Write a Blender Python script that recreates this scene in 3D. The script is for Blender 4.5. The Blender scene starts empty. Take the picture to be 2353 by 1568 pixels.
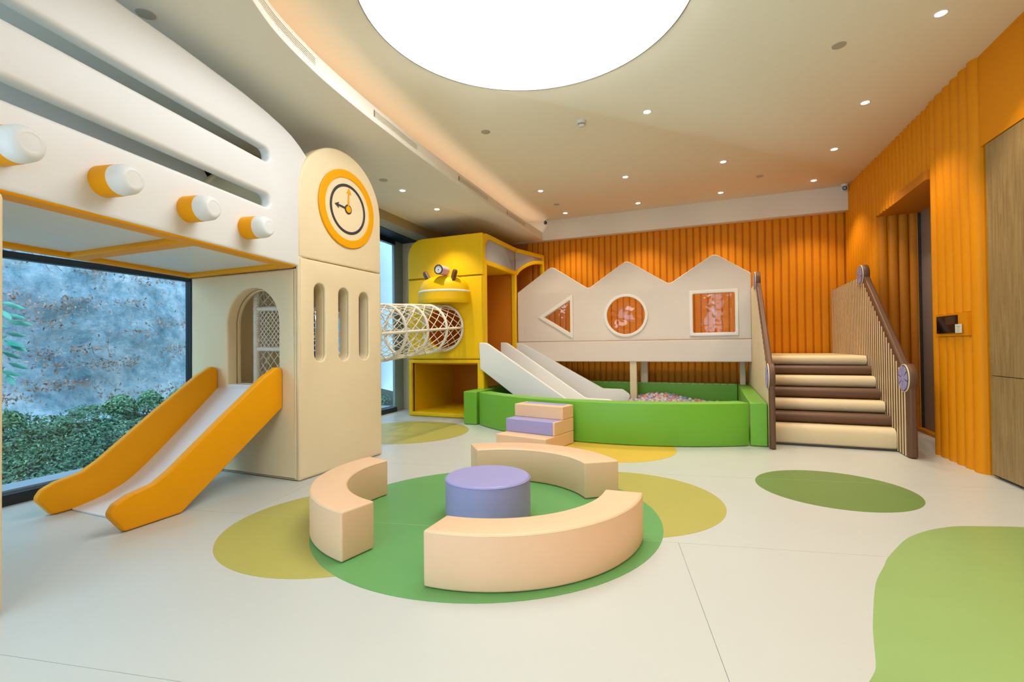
import bpy, bmesh, math, random
from mathutils import Vector, Matrix
R_ = math.radians
random.seed(7)
sc = bpy.context.scene
COL = sc.collection

# ------------------------------------------------------------------ camera
PITCH, ROLL, YAW, CAMH = R_(.66), R_(.58), R_(22.8), 1.2
cd = bpy.data.cameras.new('camera'); cam = bpy.data.objects.new('camera', cd); COL.objects.link(cam)
cd.sensor_width = 36; cd.lens = 1089.8/2353*36; cd.clip_start = .02; cd.clip_end = 200
cp, sp, cr, sr = math.cos(PITCH), math.sin(PITCH), math.cos(ROLL), math.sin(ROLL)
M0 = Matrix(((1, 0, 0), (0, sp, -cp), (0, cp, sp)))
Rr = Matrix(((cr, sr, 0), (-sr, cr, 0), (0, 0, 1)))
cy, sy = math.cos(YAW), math.sin(YAW)
M = Rr @ M0 @ Matrix(((cy, sy, 0), (-sy, cy, 0), (0, 0, 1)))
rgt, dwn, fwd = M[0], M[1], M[2]
mw = Matrix.Identity(4)
for i in range(3):
    mw[i][0] = rgt[i]; mw[i][1] = -dwn[i]; mw[i][2] = -fwd[i]
mw.translation = (0, 0, CAMH)
cam.matrix_world = mw
sc.camera = cam

# ------------------------------------------------------------------ world, exposure
w = bpy.data.worlds.new('world'); sc.world = w; w.use_nodes = True
bg = w.node_tree.nodes['Background']
bg.inputs[0].default_value = (.60, .82, 1.0, 1); bg.inputs[1].default_value = 3.5
sc.view_settings.view_transform = 'Standard'; sc.view_settings.look = 'None'
sc.view_settings.exposure = 0.60; sc.view_settings.gamma = 1.0; sc.view_settings.use_curve_mapping = False
SKYLIGHT = 5.0        # luminous ceiling disc
COVE = 3.6            # warm strip in the cove
SPOTW = 55.0          # each downlight
DOWNLENS = 14.0

# ------------------------------------------------------------------ materials
def lin(h):
    h = h.lstrip('#'); v = [int(h[i:i+2], 16)/255 for i in (0, 2, 4)]
    return tuple(c/12.92 if c <= .04045 else ((c+.055)/1.055)**2.4 for c in v)+(1,)
MATS = {}
def mat(name, col, rough=.5, bump=0, bscale=300, var=0, vscale=2.0, spec=.5, metal=0, col2=None, sheen=0, coat=0):
    m = bpy.data.materials.new(name); m.use_nodes = True; nt = m.node_tree; b = nt.nodes['Principled BSDF']
    c = lin(col); b.inputs['Base Color'].default_value = c; b.inputs['Roughness'].default_value = rough
    b.inputs['Specular IOR Level'].default_value = spec; b.inputs['Metallic'].default_value = metal
    if coat: b.inputs['Coat Weight'].default_value = coat
    if sheen: b.inputs['Sheen Weight'].default_value = sheen
    tc = nt.nodes.new('ShaderNodeTexCoord')
    if var or col2:
        n = nt.nodes.new('ShaderNodeTexNoise'); n.inputs['Scale'].default_value = vscale; n.inputs['Detail'].default_value = 5
        nt.links.new(tc.outputs['Object'], n.inputs['Vector'])
        r = nt.nodes.new('ShaderNodeValToRGB'); r.color_ramp.elements[0].position = .3; r.color_ramp.elements[1].position = .7
        d = lin(col2) if col2 else tuple(x*(1-var) for x in c[:3])+(1,)
        r.color_ramp.elements[0].color = d; r.color_ramp.elements[1].color = c
        nt.links.new(n.outputs['Fac'], r.inputs['Fac']); nt.links.new(r.outputs['Color'], b.inputs['Base Color'])
    if bump:
        n2 = nt.nodes.new('ShaderNodeTexNoise'); n2.inputs['Scale'].default_value = bscale; n2.inputs['Detail'].default_value = 3
        nt.links.new(tc.outputs['Object'], n2.inputs['Vector'])
        bp = nt.nodes.new('ShaderNodeBump'); bp.inputs['Strength'].default_value = bump; bp.inputs['Distance'].default_value = .002
        nt.links.new(n2.outputs['Fac'], bp.inputs['Height']); nt.links.new(bp.outputs['Normal'], b.inputs['Normal'])
    MATS[name] = m; return m
def emit(name, col, s):
    m = bpy.data.materials.new(name); m.use_nodes = True; nt = m.node_tree; nt.nodes.clear()
    e = nt.nodes.new('ShaderNodeEmission'); o = nt.nodes.new('ShaderNodeOutputMaterial')
    e.inputs[0].default_value = lin(col); e.inputs[1].default_value = s; nt.links.new(e.outputs[0], o.inputs[0]); return m
def glass(name, tint=(1, 1, 1, 1), refl=1.0, bump=0):
    m = bpy.data.materials.new(name); m.use_nodes = True; nt = m.node_tree; nt.nodes.clear()
    t = nt.nodes.new('ShaderNodeBsdfTransparent'); t.inputs[0].default_value = tint
    g = nt.nodes.new('ShaderNodeBsdfGlossy'); g.inputs['Roughness'].default_value = .02
    f = nt.nodes.new('ShaderNodeFresnel'); f.inputs[0].default_value = 1.45
    ge = nt.nodes.new('ShaderNodeNewGeometry'); io = nt.nodes.new('ShaderNodeMath'); io.operation = 'MULTIPLY_ADD'
    io.inputs[1].default_value = 1/1.45-1.45; io.inputs[2].default_value = 1.45
    nt.links.new(ge.outputs['Backfacing'], io.inputs[0]); nt.links.new(io.outputs[0], f.inputs[0])
    mx = nt.nodes.new('ShaderNodeMixShader'); o = nt.nodes.new('ShaderNodeOutputMaterial')
    mu = nt.nodes.new('ShaderNodeMath'); mu.operation = 'MULTIPLY'; mu.inputs[1].default_value = refl
    if bump:
        tc = nt.nodes.new('ShaderNodeTexCoord'); n = nt.nodes.new('ShaderNodeTexNoise'); n.inputs['Scale'].default_value = 5
        nt.links.new(tc.outputs['Object'], n.inputs['Vector'])
        bp = nt.nodes.new('ShaderNodeBump'); bp.inputs['Strength'].default_value = bump; bp.inputs['Distance'].default_value = .05
        nt.links.new(n.outputs['Fac'], bp.inputs['Height']); nt.links.new(bp.outputs['Normal'], g.inputs['Normal'])
    nt.links.new(f.outputs[0], mu.inputs[0]); nt.links.new(mu.outputs[0], mx.inputs[0])
    nt.links.new(t.outputs[0], mx.inputs[1]); nt.links.new(g.outputs[0], mx.inputs[2]); nt.links.new(mx.outputs[0], o.inputs[0]); return m

m_floor = mat('floor vinyl', '#C6C8C0', .32, .15, 500, .03, 1.3, .45)
m_joint = mat('floor joint', '#C9C6BA', .6)
m_ceil = mat('ceiling paint', '#F0E7D0', .9, spec=.2)
m_trimw = mat('soffit paint', '#E6E0D0', .85, spec=.2)
m_wallp = mat('plain wall paint', '#DAD3C4', .85)
m_orange = mat('orange leatherette', '#E38D04', .52, .25, 700, 0, 3, .2)
m_groove = mat('groove shade orange', '#BE6A06', .7)  # shade in the grooves between back wall slats put into this darker orange
m_orange_d = mat('orange lining leatherette', '#CF7D0E', .55, .25, 700, .05, 3, .3)
m_yellow = mat('yellow leatherette', '#F2C004', .48, .2, 600, .03, 2, .22)
m_slide = mat('amber leatherette', '#F4A602', .46, .2, 600, .03, 2, .2)
m_cream = mat('cream leatherette', '#F0DAAE', .42, .2, 600, .04, 2, .4)
m_white = mat('white leatherette', '#E6E6E2', .42, .2, 600, .02, 2, .4)
m_house = mat('pale pink white leatherette', '#E6D8C8', .45, .2, 600, .03, 2, .4)
m_slideb = mat('slide bed vinyl', '#DEDCDC', .3, .1, 600, 0, 2, .5)
m_peach = mat('peach leatherette', '#EFC59C', .42, .25, 600, .04, 2.5, .4)
m_lilac = mat('lilac leatherette', '#A39ECE', .42, .25, 600, .04, 2.5, .4)
m_green = mat('green leatherette', '#72B032', .42, .2, 600, .05, 2, .4)
m_brown = mat('brown leatherette', '#66452F', .45, .25, 600, .05, 2, .4)
m_tan = mat('tan cream leatherette', '#E6CFA2', .45, .25, 600, .04, 2, .4)
m_gmat = mat('green floor inlay', '#64A25C', .4, .1, 500, .06, 2.5)
m_omat = mat('olive floor inlay', '#B3AB56', .4, .1, 500, .05, 2)
m_ymat = mat('mustard floor inlay', '#DDB848', .4, .1, 500, .05, 2)
m_dmat = mat('dark green floor inlay', '#6C8A46', .4, .1, 500, .06, 2.5)
m_lmat = mat('light green floor inlay', '#95B268', .4, .1, 500, .05, 2)
m_seamg = mat('pale weld seam', '#A8C78E', .5)
m_dark = mat('dark charcoal vinyl', '#38393B', .4, .1, 500)
m_frame = mat('black window frame', '#24272C', .35, metal=.3)
m_rope = mat('off white rope', '#ECE5D6', .75, .8, 260, .08, 30, .2)
m_wood = mat('oak veneer', '#93774D', .5, .15, 200, .12, 3)
def woodmat():
    m = bpy.data.materials.new('oak veneer grain'); m.use_nodes = True; nt = m.node_tree; b = nt.nodes['Principled BSDF']; b.inputs['Roughness'].default_value = .5
    tc = nt.nodes.new('ShaderNodeTexCoord'); mp = nt.nodes.new('ShaderNodeMapping'); mp.inputs['Scale'].default_value = (9, 9, .7)
    n = nt.nodes.new('ShaderNodeTexNoise'); n.inputs['Scale'].default_value = 4; n.inputs['Detail'].default_value = 9; n.inputs['Roughness'].default_value = .65; n.inputs['Distortion'].default_value = .6
    r = nt.nodes.new('ShaderNodeValToRGB'); r.color_ramp.elements[0].position = .3; r.color_ramp.elements[0].color = lin('#80643C'); r.color_ramp.elements[1].position = .65; r.color_ramp.elements[1].color = lin('#A28656')
    nt.links.new(tc.outputs['Object'], mp.inputs['Vector']); nt.links.new(mp.outputs[0], n.inputs['Vector']); nt.links.new(n.outputs['Fac'], r.inputs['Fac']); nt.links.new(r.outputs['Color'], b.inputs['Base Color']); return m
m_wood = woodmat()
m_gap = mat('shadow gap', '#3A3228', .8)
m_beam = mat('beige timber beam', '#A89C7E', .6, .2, 80, .08, 2)
m_conc = mat('grey concrete', '#93A0A2', .85, .4, 60, .1, 3)
m_louv = mat('dark louvre metal', '#3A5064', .4, metal=.4)
m_plast = mat('white plastic', '#E4E1DA', .4)
m_sens = mat('grey speaker mesh', '#B6AC9C', .7)
m_blackp = mat('black plastic', '#0C0A0B', .15)
m_scr = mat('dark screen', '#120808', .08)
m_paper = mat('paper card', '#D9D8C8', .7)
m_ink = mat('ink print', '#7D8072', .8)
m_fabric = mat('silver grey door glass film', '#A8A19A', .35, .6, 90, .15, 60, .6, .3)
m_pwood = mat('pale timber', '#DCC9A4', .5, .1, 100, .05, 3)
m_mesh = mat('white mesh cord', '#DAD8D6', .7)
m_pinkc = mat('pink lilac tube', '#D3AEC8', .4)
m_hedge = mat('dark leaf green', '#4E9068', .45, col2='#143C34', vscale=14)
m_leaf = mat('leaf', '#8CC79A', .4, col2='#2C7A58', vscale=16)
m_leaf2 = mat('teal palm leaf', '#35B59A', .4, col2='#157F70', vscale=5)
m_soil = mat('garden soil', '#2E3D30', .9, .5, 40, .2, 4)
m_pwall = mat('pale outside wall', '#93A5B2', .9, .3, 30, .04, 1.5)
m_litter = mat('dry leaf litter', '#B9A293', .8, col2='#7C6557', vscale=8)
g_win = glass('window glass', (.93, .97, 1, 1), 1.0)
g_film = glass('clear vinyl sheet', (.98, .96, .93, 1), 1.6, .35)
m_hframe = mat('off white welted vinyl', '#F0E8DC', .4, .1, 500)
m_sky = emit('luminous ceiling', '#F6FAFF', SKYLIGHT)
m_cove = emit('warm cove strip', '#FFDCC6', COVE)
m_lens = emit('downlight lens', '#FFF4E4', DOWNLENS)

def rockmat():
    m = bpy.data.materials.new('sprayed concrete bank'); m.use_nodes = True; nt = m.node_tree; b = nt.nodes['Principled BSDF']
    b.inputs['Roughness'].default_value = .9
    tc = nt.nodes.new('ShaderNodeTexCoord')
    n = nt.nodes.new('ShaderNodeTexNoise'); n.inputs['Scale'].default_value = 1.3; n.inputs['Detail'].default_value = 14; n.inputs['Roughness'].default_value = .78; n.inputs['Distortion'].default_value = 1.2
    n3 = nt.nodes.new('ShaderNodeTexNoise'); n3.inputs['Scale'].default_value = 7; n3.inputs['Detail'].default_value = 8; n3.inputs['Roughness'].default_value = .75
    nt.links.new(tc.outputs['Object'], n.inputs['Vector']); nt.links.new(tc.outputs['Object'], n3.inputs['Vector'])
    mx = nt.nodes.new('ShaderNodeMath'); mx.operation = 'MULTIPLY_ADD'; mx.inputs[1].default_value = .36
    nt.links.new(n3.outputs['Fac'], mx.inputs[0]); 
    m2 = nt.nodes.new('ShaderNodeMath'); m2.operation = 'MULTIPLY'; m2.inputs[1].default_value = .6
    nt.links.new(n.outputs['Fac'], m2.inputs[0]); nt.links.new(m2.outputs[0], mx.inputs[2])
    r = nt.nodes.new('ShaderNodeValToRGB'); e = r.color_ramp.elements
    e[0].position = .34; e[0].color = lin('#4A7288'); e[1].position = .62; e[1].color = lin('#E6EEF4')
    k = e.new(.44); k.color = lin('#82AABC'); k = e.new(.51); k.color = lin('#AECAD8')
    nt.links.new(mx.outputs[0], r.inputs['Fac']); nt.links.new(r.outputs['Color'], b.inputs['Base Color'])
    bp = nt.nodes.new('ShaderNodeBump'); bp.inputs['Strength'].default_value = .8; bp.inputs['Distance'].default_value = .05
    nt.links.new(n3.outputs['Fac'], bp.inputs['Height']); nt.links.new(bp.outputs['Normal'], b.inputs['Normal'])
    return m
m_rock = rockmat()
def balmat(name, col):
    m = mat(name, col, .12, coat=.5); m.node_tree.nodes['Principled BSDF'].inputs['Transmission Weight'].default_value = 0
    return m
m_balls = {'clear pearl': balmat('pearl ball plastic', '#C9C3BC'), 'pink': balmat('pink ball plastic', '#E08A86'),
           'blue': balmat('blue ball plastic', '#6E9BCB'), 'pale lilac': balmat('lilac ball plastic', '#B6ABC6')}

# ------------------------------------------------------------------ helpers
def link(o, parent=None):
    COL.objects.link(o)
    if parent is not None: o.parent = parent
    return o
def empty(name, loc=(0, 0, 0), label=None, cat=None, group=None, kind=None):
    o = bpy.data.objects.new(name, None); o.empty_display_size = .1; o.location = loc
    if label: o['label'] = label
    if cat: o['category'] = cat
    if group: o['group'] = group
    if kind: o['kind'] = kind
    return link(o)
def tag(o, label=None, cat=None, group=None, kind=None):
    if label: o['label'] = label
    if cat: o['category'] = cat
    if group: o['group'] = group
    if kind: o['kind'] = kind
    return o
class MB:
    """collects shapes in world coordinates; build() links them as ONE mesh object"""
    def __init__(s): s.v = []; s.f = []; s.sm = []
    def add(s, vs, fs, smooth=False):
        n = len(s.v); s.v += [tuple(v) for v in vs]; s.f += [tuple(n+i for i in f) for f in fs]; s.sm += [smooth]*len(fs)
    def box(s, x0, x1, y0, y1, z0, z1, T=None):
        vs = [Vector((x, y, z)) for z in (z0, z1) for y in (y0, y1) for x in (x0, x1)]
        if T: vs = [T @ v for v in vs]
        s.add(vs, [(0, 2, 3, 1), (4, 5, 7, 6), (0, 1, 5, 4), (2, 6, 7, 3), (0, 4, 6, 2), (1, 3, 7, 5)])
    def rbox(s, x0, x1, y0, y1, z0, z1, r=.02, T=None, seg=3):
        bm = bmesh.new(); bmesh.ops.create_cube(bm, size=1)
        for v in bm.verts:
            v.co = ((x0+x1)/2+v.co.x*(x1-x0), (y0+y1)/2+v.co.y*(y1-y0), (z0+z1)/2+v.co.z*(z1-z0))
        r = min(r, .49*min(x1-x0, y1-y0, z1-z0))
        bmesh.ops.bevel(bm, geom=list(bm.edges), offset=r, segments=seg, profile=.5, affect='EDGES')
        s.bm(bm, T)
    def bm(s, bm, T=None, allsm=False):
        bm.verts.index_update(); bm.normal_update(); n = len(s.v)
        s.v += [tuple(T @ v.co) if T else tuple(v.co) for v in bm.verts]
        for f in bm.faces:
            s.f.append(tuple(n+v.index for v in f.verts)); s.sm.append(allsm or max(abs(c) for c in f.normal) < .9999)
        bm.free()
    def tube(s, pts, r, k=8, closed=False, caps=True):
        pts = [Vector(p) for p in pts]; n = len(pts); rings = []
        up = Vector((0, 0, 1)); prev = None
        rr = r if hasattr(r, '__len__') else [r]*n
        for i, p in enumerate(pts):
            a = pts[i-1] if (i or closed) else p; b = pts[(i+1) % n] if (i < n-1 or closed) else p
            t = (b-a).normalized()
            if prev is None:
                q = t.cross(up)
                if q.length < 1e-3: q = t.cross(Vector((1, 0, 0)))
            else: q = prev-t*prev.dot(t)
            q.normalize(); prev = q; u = t.cross(q)
            rings.append([p+(q*math.cos(2*math.pi*j/k)+u*math.sin(2*math.pi*j/k))*rr[i] for j in range(k)])
        vs = [v for g in rings for v in g]; fs = []
        for i in range(n if closed else n-1):
            a = i*k; b = ((i+1) % n)*k
            fs += [(a+j, a+(j+1) % k, b+(j+1) % k, b+j) for j in range(k)]
        s.add(vs, fs, True)
        if caps and not closed: s.add(rings[0], [tuple(range(k-1, -1, -1))]); s.add(rings[-1], [tuple(range(k))])
    def lathe(s, prof, c, axis=(0, 0, 1), k=32, caps=True):
        """prof: (radius, height) list along the axis from point c"""
        ax = Vector(axis).normalized(); q = ax.orthogonal().normalized(); u = ax.cross(q); c = Vector(c)
        vs = []; fs = []
        for (r, h) in prof:
            vs += [c+ax*h+(q*math.cos(2*math.pi*j/k)+u*math.sin(2*math.pi*j/k))*r for j in range(k)]
        for i in range(len(prof)-1):
            a = i*k; b = a+k; fs += [(a+j, a+(j+1) % k, b+(j+1) % k, b+j) for j in range(k)]
        n0 = len(s.f); s.add(vs, fs, True)
        for i in range(len(prof)-1):
            if abs(prof[i+1][1]-prof[i][1]) < .06*abs(prof[i+1][0]-prof[i][0]):
                for j in range(k): s.sm[n0+i*k+j] = False
        if caps:
            s.add(vs[:k], [tuple(range(k-1, -1, -1))]); s.add(vs[-k:], [tuple(range(k))])
    def sphere(s, c, r, seg=12, rings=8, sx=1, sy=1, sz=1):
        bm = bmesh.new(); bmesh.ops.create_uvsphere(bm, u_segments=seg, v_segments=rings, radius=1)
        for v in bm.verts: v.co = (c[0]+v.co.x*r*sx, c[1]+v.co.y*r*sy, c[2]+v.co.z*r*sz)
        s.bm(bm, None, True)
    def quad(s, a, b, c, d): s.add([a, b, c, d], [(0, 1, 2, 3)])
    def build(s, name, m, parent=None, **tags):
        me = bpy.data.meshes.new(name); me.from_pydata(s.v, [], s.f); me.validate()
        if len(me.polygons) == len(s.sm): me.polygons.foreach_set('use_smooth', s.sm)
        me.materials.append(m); me.update()
        o = bpy.data.objects.new(name, me); link(o)
        if parent is not None:
            o.parent = parent; o.matrix_parent_inverse = Matrix.Translation(-Vector(parent.location))
        tag(o, **tags); return o
def rb(name, dims, m, parent=None, r=.02, **tags):
    b = MB(); b.rbox(*dims, r=r); return b.build(name, m, parent, **tags)
def bx(name, dims, m, parent=None, **tags):
    b = MB(); b.box(*dims); return b.build(name, m, parent, **tags)

def panel(name, outline, holes, t0, t1, O, U, V, m, parent=None, bev=.02, res=3, **tags):
    """flat board with an outline and holes in the (u,v) plane at O, thickness from t0 to t1 along U x V, rounded edges"""
    U = Vector(U).normalized(); V = Vector(V).normalized(); W = U.cross(V); O = Vector(O)
    cu = bpy.data.curves.new('tmp', 'CURVE'); cu.dimensions = '2D'; cu.fill_mode = 'BOTH'
    for pl in [outline]+list(holes):
        sp_ = cu.splines.new('POLY'); sp_.points.add(len(pl)-1); sp_.use_cyclic_u = True
        for q, p in zip(sp_.points, pl): q.co = (p[0], p[1], 0, 1)
    bev = min(bev, abs(t1-t0)/2*.98)
    cu.extrude = abs(t1-t0)/2-bev; cu.bevel_depth = bev; cu.bevel_resolution = res; cu.offset = -bev
    ob = bpy.data.objects.new('tmp', cu); COL.objects.link(ob)
    dg = bpy.context.evaluated_depsgraph_get(); me = bpy.data.meshes.new_from_object(ob.evaluated_get(dg))
    bpy.data.objects.remove(ob); bpy.data.curves.remove(cu)
    bm = bmesh.new(); bm.from_mesh(me); bpy.data.meshes.remove(me)
    bmesh.ops.remove_doubles(bm, verts=bm.verts, dist=1e-5)
    bm.normal_update()
    sm = [abs(f.normal.z) < .999 for f in bm.faces]
    c = (t0+t1)/2
    for v in bm.verts: v.co = O+U*v.co.x+V*v.co.y+W*(v.co.z+c)
    me = bpy.data.meshes.new(name); bm.to_mesh(me); bm.free()
    me.polygons.foreach_set('use_smooth', sm); me.set_sharp_from_angle(angle=R_(50)) if hasattr(me, 'set_sharp_from_angle') else None
    me.materials.append(m)
    o = bpy.data.objects.new(name, me); link(o)
    if parent is not None:
        o.parent = parent; o.matrix_parent_inverse = Matrix.Translation(-Vector(parent.location))
    return tag(o, **tags)
def arc(cx, cy_, r, a0, a1, n):
    return [(cx+r*math.cos(R_(a0+(a1-a0)*i/n)), cy_+r*math.sin(R_(a0+(a1-a0)*i/n))) for i in range(n+1)]
def slot(u0, u1, v0, v1, n=8):   # stadium
    if (v1-v0) > (u1-u0):
        r = (u1-u0)/2; c = (u0+u1)/2
        return arc(c, v1-r, r, 0, 180, n)+arc(c, v0+r, r, 180, 360, n)
    r = (v1-v0)/2; c = (v0+v1)/2
    return arc(u1-r, c, r, -90, 90, n)+arc(u0+r, c, r, 90, 270, n)
def rrect(u0, u1, v0, v1, r, n=5):
    return arc(u1-r, v0+r, r, -90, 0, n)+arc(u1-r, v1-r, r, 0, 90, n)+arc(u0+r, v1-r, r, 90, 180, n)+arc(u0+r, v0+r, r, 180, 270, n)
def roundpoly(pts, rads, n=6):
    out = []; N = len(pts)
    for i, p in enumerate(pts):
        r = rads[i] if hasattr(rads, '__len__') else rads
        p = Vector(p); a = Vector(pts[i-1]); b = Vector(pts[(i+1) % N])
        if r <= 0: out.append(tuple(p)); continue
        da = (a-p).normalized(); db = (b-p).normalized(); ang = da.angle(db)
        d = min(r/math.tan(ang/2), (a-p).length*.49, (b-p).length*.49)
        s0 = p+da*d; s1 = p+db*d
        for k in range(n+1):
            t = k/n; out.append(tuple(s0*(1-t)**2+p*2*t*(1-t)+s1*t*t))
    return out
X3, Y3, Z3 = (1, 0, 0), (0, 1, 0), (0, 0, 1)

# ================================================================== ROOM SHELL
CZ = 3.79; SZ = 3.39
# right wall line: x = WX(y)
def WX(y): return 2.12+(9.37-y)*.0397
def LX(y): return -5.1-.075*(y-1.9)
YB = 9.53; YR = -3.0
# floor: base slab and welded vinyl sheets
fl = tag(bx('floor', (-6.0, 3.6, YR, 9.7, -.12, -.006), m_joint), kind='structure')
ang = R_(11.6); su = Vector((math.cos(ang), math.sin(ang), 0)); sv = Vector((-math.sin(ang), math.cos(ang), 0))
p0 = Vector((-.201, 3.047, 0))
def clip_poly(poly, lims):
    for ax, sgn, lim in lims:
        out = []
        for i in range(len(poly)):
            a, b = poly[i-1], poly[i]; fa = sgn*(lim-a[ax]); fb = sgn*(lim-b[ax])
            if (fa < 0) != (fb < 0):
                t = fa/(fa-fb); out.append(a.lerp(b, t))
            if fb >= 0: out.append(b)
        poly = out
        if len(poly) < 3: return []
    return poly
Wd = 1.565
for i in range(-6, 6):
    cuts = {-1: [0.0, 7.5], 0: [-3.0, 5.2]}.get(i, [-9.0, 9.0])
    cuts = [-16]+cuts+[16]
    for a, b in zip(cuts[:-1], cuts[1:]):
        if b-a < .05: continue
        g = .0011
        q = [p0+su*(a+g)+sv*(i*Wd+g), p0+su*(b-g)+sv*(i*Wd+g), p0+su*(b-g)+sv*((i+1)*Wd-g), p0+su*(a+g)+sv*((i+1)*Wd-g)]
        q = clip_poly(q, [(0, 1, 3.6), (0, -1, -6.0), (1, 1, 9.7), (1, -1, YR)])
        if not q: continue
        mb = MB(); n = len(q)
        vs = [(v.x, v.y, -.006) for v in q]+[(v.x, v.y, 0) for v in q]
        mb.add(vs, [tuple(range(n, 2*n)), tuple(range(n-1, -1, -1))]+[(k, (k+1) % n, n+(k+1) % n, n+k) for k in range(n)])
        mb.build('vinyl_sheet', m_floor, fl)

# ceiling with round opening
skc = (-1.254, 3.297); skr = 1.243
ceil = panel('ceiling', [(-3.8, YR), (3.0, YR), (3.0, 9.7), (-3.8, 9.7)], [arc(skc[0], skc[1], skr, 0, 360, 96)[:-1]], CZ, CZ+.12, (0, 0, 0), X3, Y3, m_ceil, bev=.0005, res=0, kind='structure')
# lowered soffit on the window side, with a gently curved edge
EDGE = [(-1.75, YR), (-1.75, 0), (-1.80, .6), (-1.95, 1.1), (-2.20, 1.48), (-2.44, 1.79), (-2.625, 2.10), (-2.755, 2.40), (-2.855, 2.79), (-2.91, 3.10), (-2.97, 3.57), (-3.01, 4.02), (-3.05, 4.48), (-3.095, 5.3), (-3.13, 6.23), (-3.17, 7.2), (-3.19, 8.2), (-3.185, 9.28)]
def edge_smooth(E, n=4):
    out = []
    for i in range(len(E)-1):
        p = [Vector(E[max(0, i-1)]), Vector(E[i]), Vector(E[i+1]), Vector(E[min(len(E)-1, i+2)])]
        for k in range(n):
            t = k/n; out.append(.5*((2*p[1])+(-p[0]+p[2])*t+(2*p[0]-5*p[1]+4*p[2]-p[3])*t*t+(-p[0]+3*p[1]-3*p[2]+p[3])*t**3))
    out.append(Vector(E[-1])); return out
ES = edge_smooth(EDGE)
soff = panel('trim_1', [(-6.0, YR), *[tuple(p) for p in ES], (-6.0, 9.28)], [], SZ, SZ+.055, (0, 0, 0), X3, Y3, m_trimw, bev=.003, res=1, kind='structure')
nrm2 = []
for k_, p in enumerate(ES):
    t_ = (ES[min(k_+1, len(ES)-1)]-ES[max(k_-1, 0)]).normalized(); nrm2.append(Vector((-t_.y, t_.x)))
def offs(d): return [p+n_*d for p, n_ in zip(ES, nrm2)]
FT = 3.558
fas = offs(.014)
def ribbon(mb, A, za, B, zb):
    for k_ in range(len(A)-1): mb.quad((A[k_].x, A[k_].y, za), (A[k_+1].x, A[k_+1].y, za), (B[k_+1].x, B[k_+1].y, zb), (B[k_].x, B[k_].y, zb))
fa = MB(); inn = offs(.034); bk = offs(.36); bk2 = offs(.36)
ribbon(fa, fas, SZ+.05, fas, FT); ribbon(fa, fas, FT, inn, FT); ribbon(fa, inn, FT, inn, SZ+.06); ribbon(fa, inn, SZ+.06, bk, SZ+.06); ribbon(fa, bk, SZ+.06, bk2, CZ)
fa.build('trim_2', m_trimw, kind='structure')
cv = MB(); ribbon(cv, offs(.10), SZ+.075, offs(.15), SZ+.075)
tag(cv.build('cove_light_strip', m_cove), 'warm light strip hidden in the cove along the curved soffit edge', 'strip light')
# valance over the far wall
val = tag(bx('trim_3', (-3.80, WX(9.3), 9.30, 9.345, SZ, CZ), m_trimw), kind='structure')
bx('underside_strip', (-6.0, WX(9.5), 9.345, YB+.1, SZ+.02, SZ+.05), m_trimw, val)
bx('filler', (-6.0, -3.80, 9.28, 9.345, SZ, SZ+.06), m_trimw, val)
# walls
wb_ = tag(bx('wall_back', (-6.2, 2.4, YB+.02, YB+.2, 0, CZ), m_groove), kind='structure')
def slat(name, p, q, z0, z1, depth, nrm, m, parent, rnd=False):
    """padded upright slat between plan points p and q, bulging along nrm"""
    p = Vector(p); q = Vector(q); d = (q-p); L = d.length; nrm = Vector(nrm).normalized()
    prof = [(0, 0), (0.03*L, depth*.5), (.08*L, depth*.82), (.17*L, depth*.97), (.5*L, depth*1.03), (.83*L, depth*.97), (.92*L, depth*.82), (.97*L, depth*.5), (L, 0)]
    if rnd: prof = [(L*(1-math.cos(math.pi*i/10))/2, depth*math.sin(math.pi*i/10)**.75) for i in range(11)]
    d.normalize(); vs = []
    for z in (z0, z1):
        vs += [(p.x+d.x*a+nrm.x*b, p.y+d.y*a+nrm.y*b, z) for a, b in prof]
    k = len(prof); fs = [(i, i+1, k+i+1, k+i) for i in range(k-1)]
    c = [tuple(range(k)), tuple(range(2*k-1, k-1, -1))]
    mb = MB()
    # orientation check
    if d.cross(nrm) > 0 if hasattr(d.cross(nrm), '__float__') else (d.x*nrm.y-d.y*nrm.x) > 0:
        fs = [f[::-1] for f in fs]; c = [f[::-1] for f in c]
    n0 = len(mb.f); mb.add(vs, fs, True); mb.add(vs, c, False)
    if not rnd:
        for i_ in range(3, 5): mb.sm[n0+i_] = False
    return mb.build(name, m, parent)
x = WX(YB)-.01; wS = .1195
while x-wS > -3.75:
    slat('padded_slat', (x-wS+.009, YB+.02), (x-.009, YB+.02), 0, SZ+.02, .022, (0, -1), m_orange, wb_); x -= wS
# right wall (slightly skewed) with an alcove y 6.49..8.14 below z 2.97 and a door from y 5.58 forward
AL0, AL1, AZ, AXB = 6.49, 8.14, 2.975, 2.62
dirw = Vector((WX(1)-WX(0), 1)).normalized(); nrmw = Vector((-dirw.y, dirw.x))
wr = MB()
def wseg(mb, y0, y1, z0, z1, off=0.0, th=.15):
    a = Vector((WX(y0), y0))-nrmw*off; b = Vector((WX(y1), y1))-nrmw*off
    o = -nrmw*th
    vs = [(a.x, a.y, z0), (b.x, b.y, z0), ((b+o).x, (b+o).y, z0), ((a+o).x, (a+o).y, z0)]
    vs += [(v[0], v[1], z1) for v in vs]
    mb.add(vs, [(0, 1, 2, 3), (7, 6, 5, 4), (0, 4, 5, 1), (1, 5, 6, 2), (2, 6, 7, 3), (3, 7, 4, 0)])
wseg(wr, AL1, YB+.1, 0, CZ, .02); wseg(wr, AL0, AL1, AZ, CZ, .02); wseg(wr, 5.595, AL0, 0, CZ, .02)
wright = wr.build('wall_right', m_orange, kind='structure')
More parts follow.
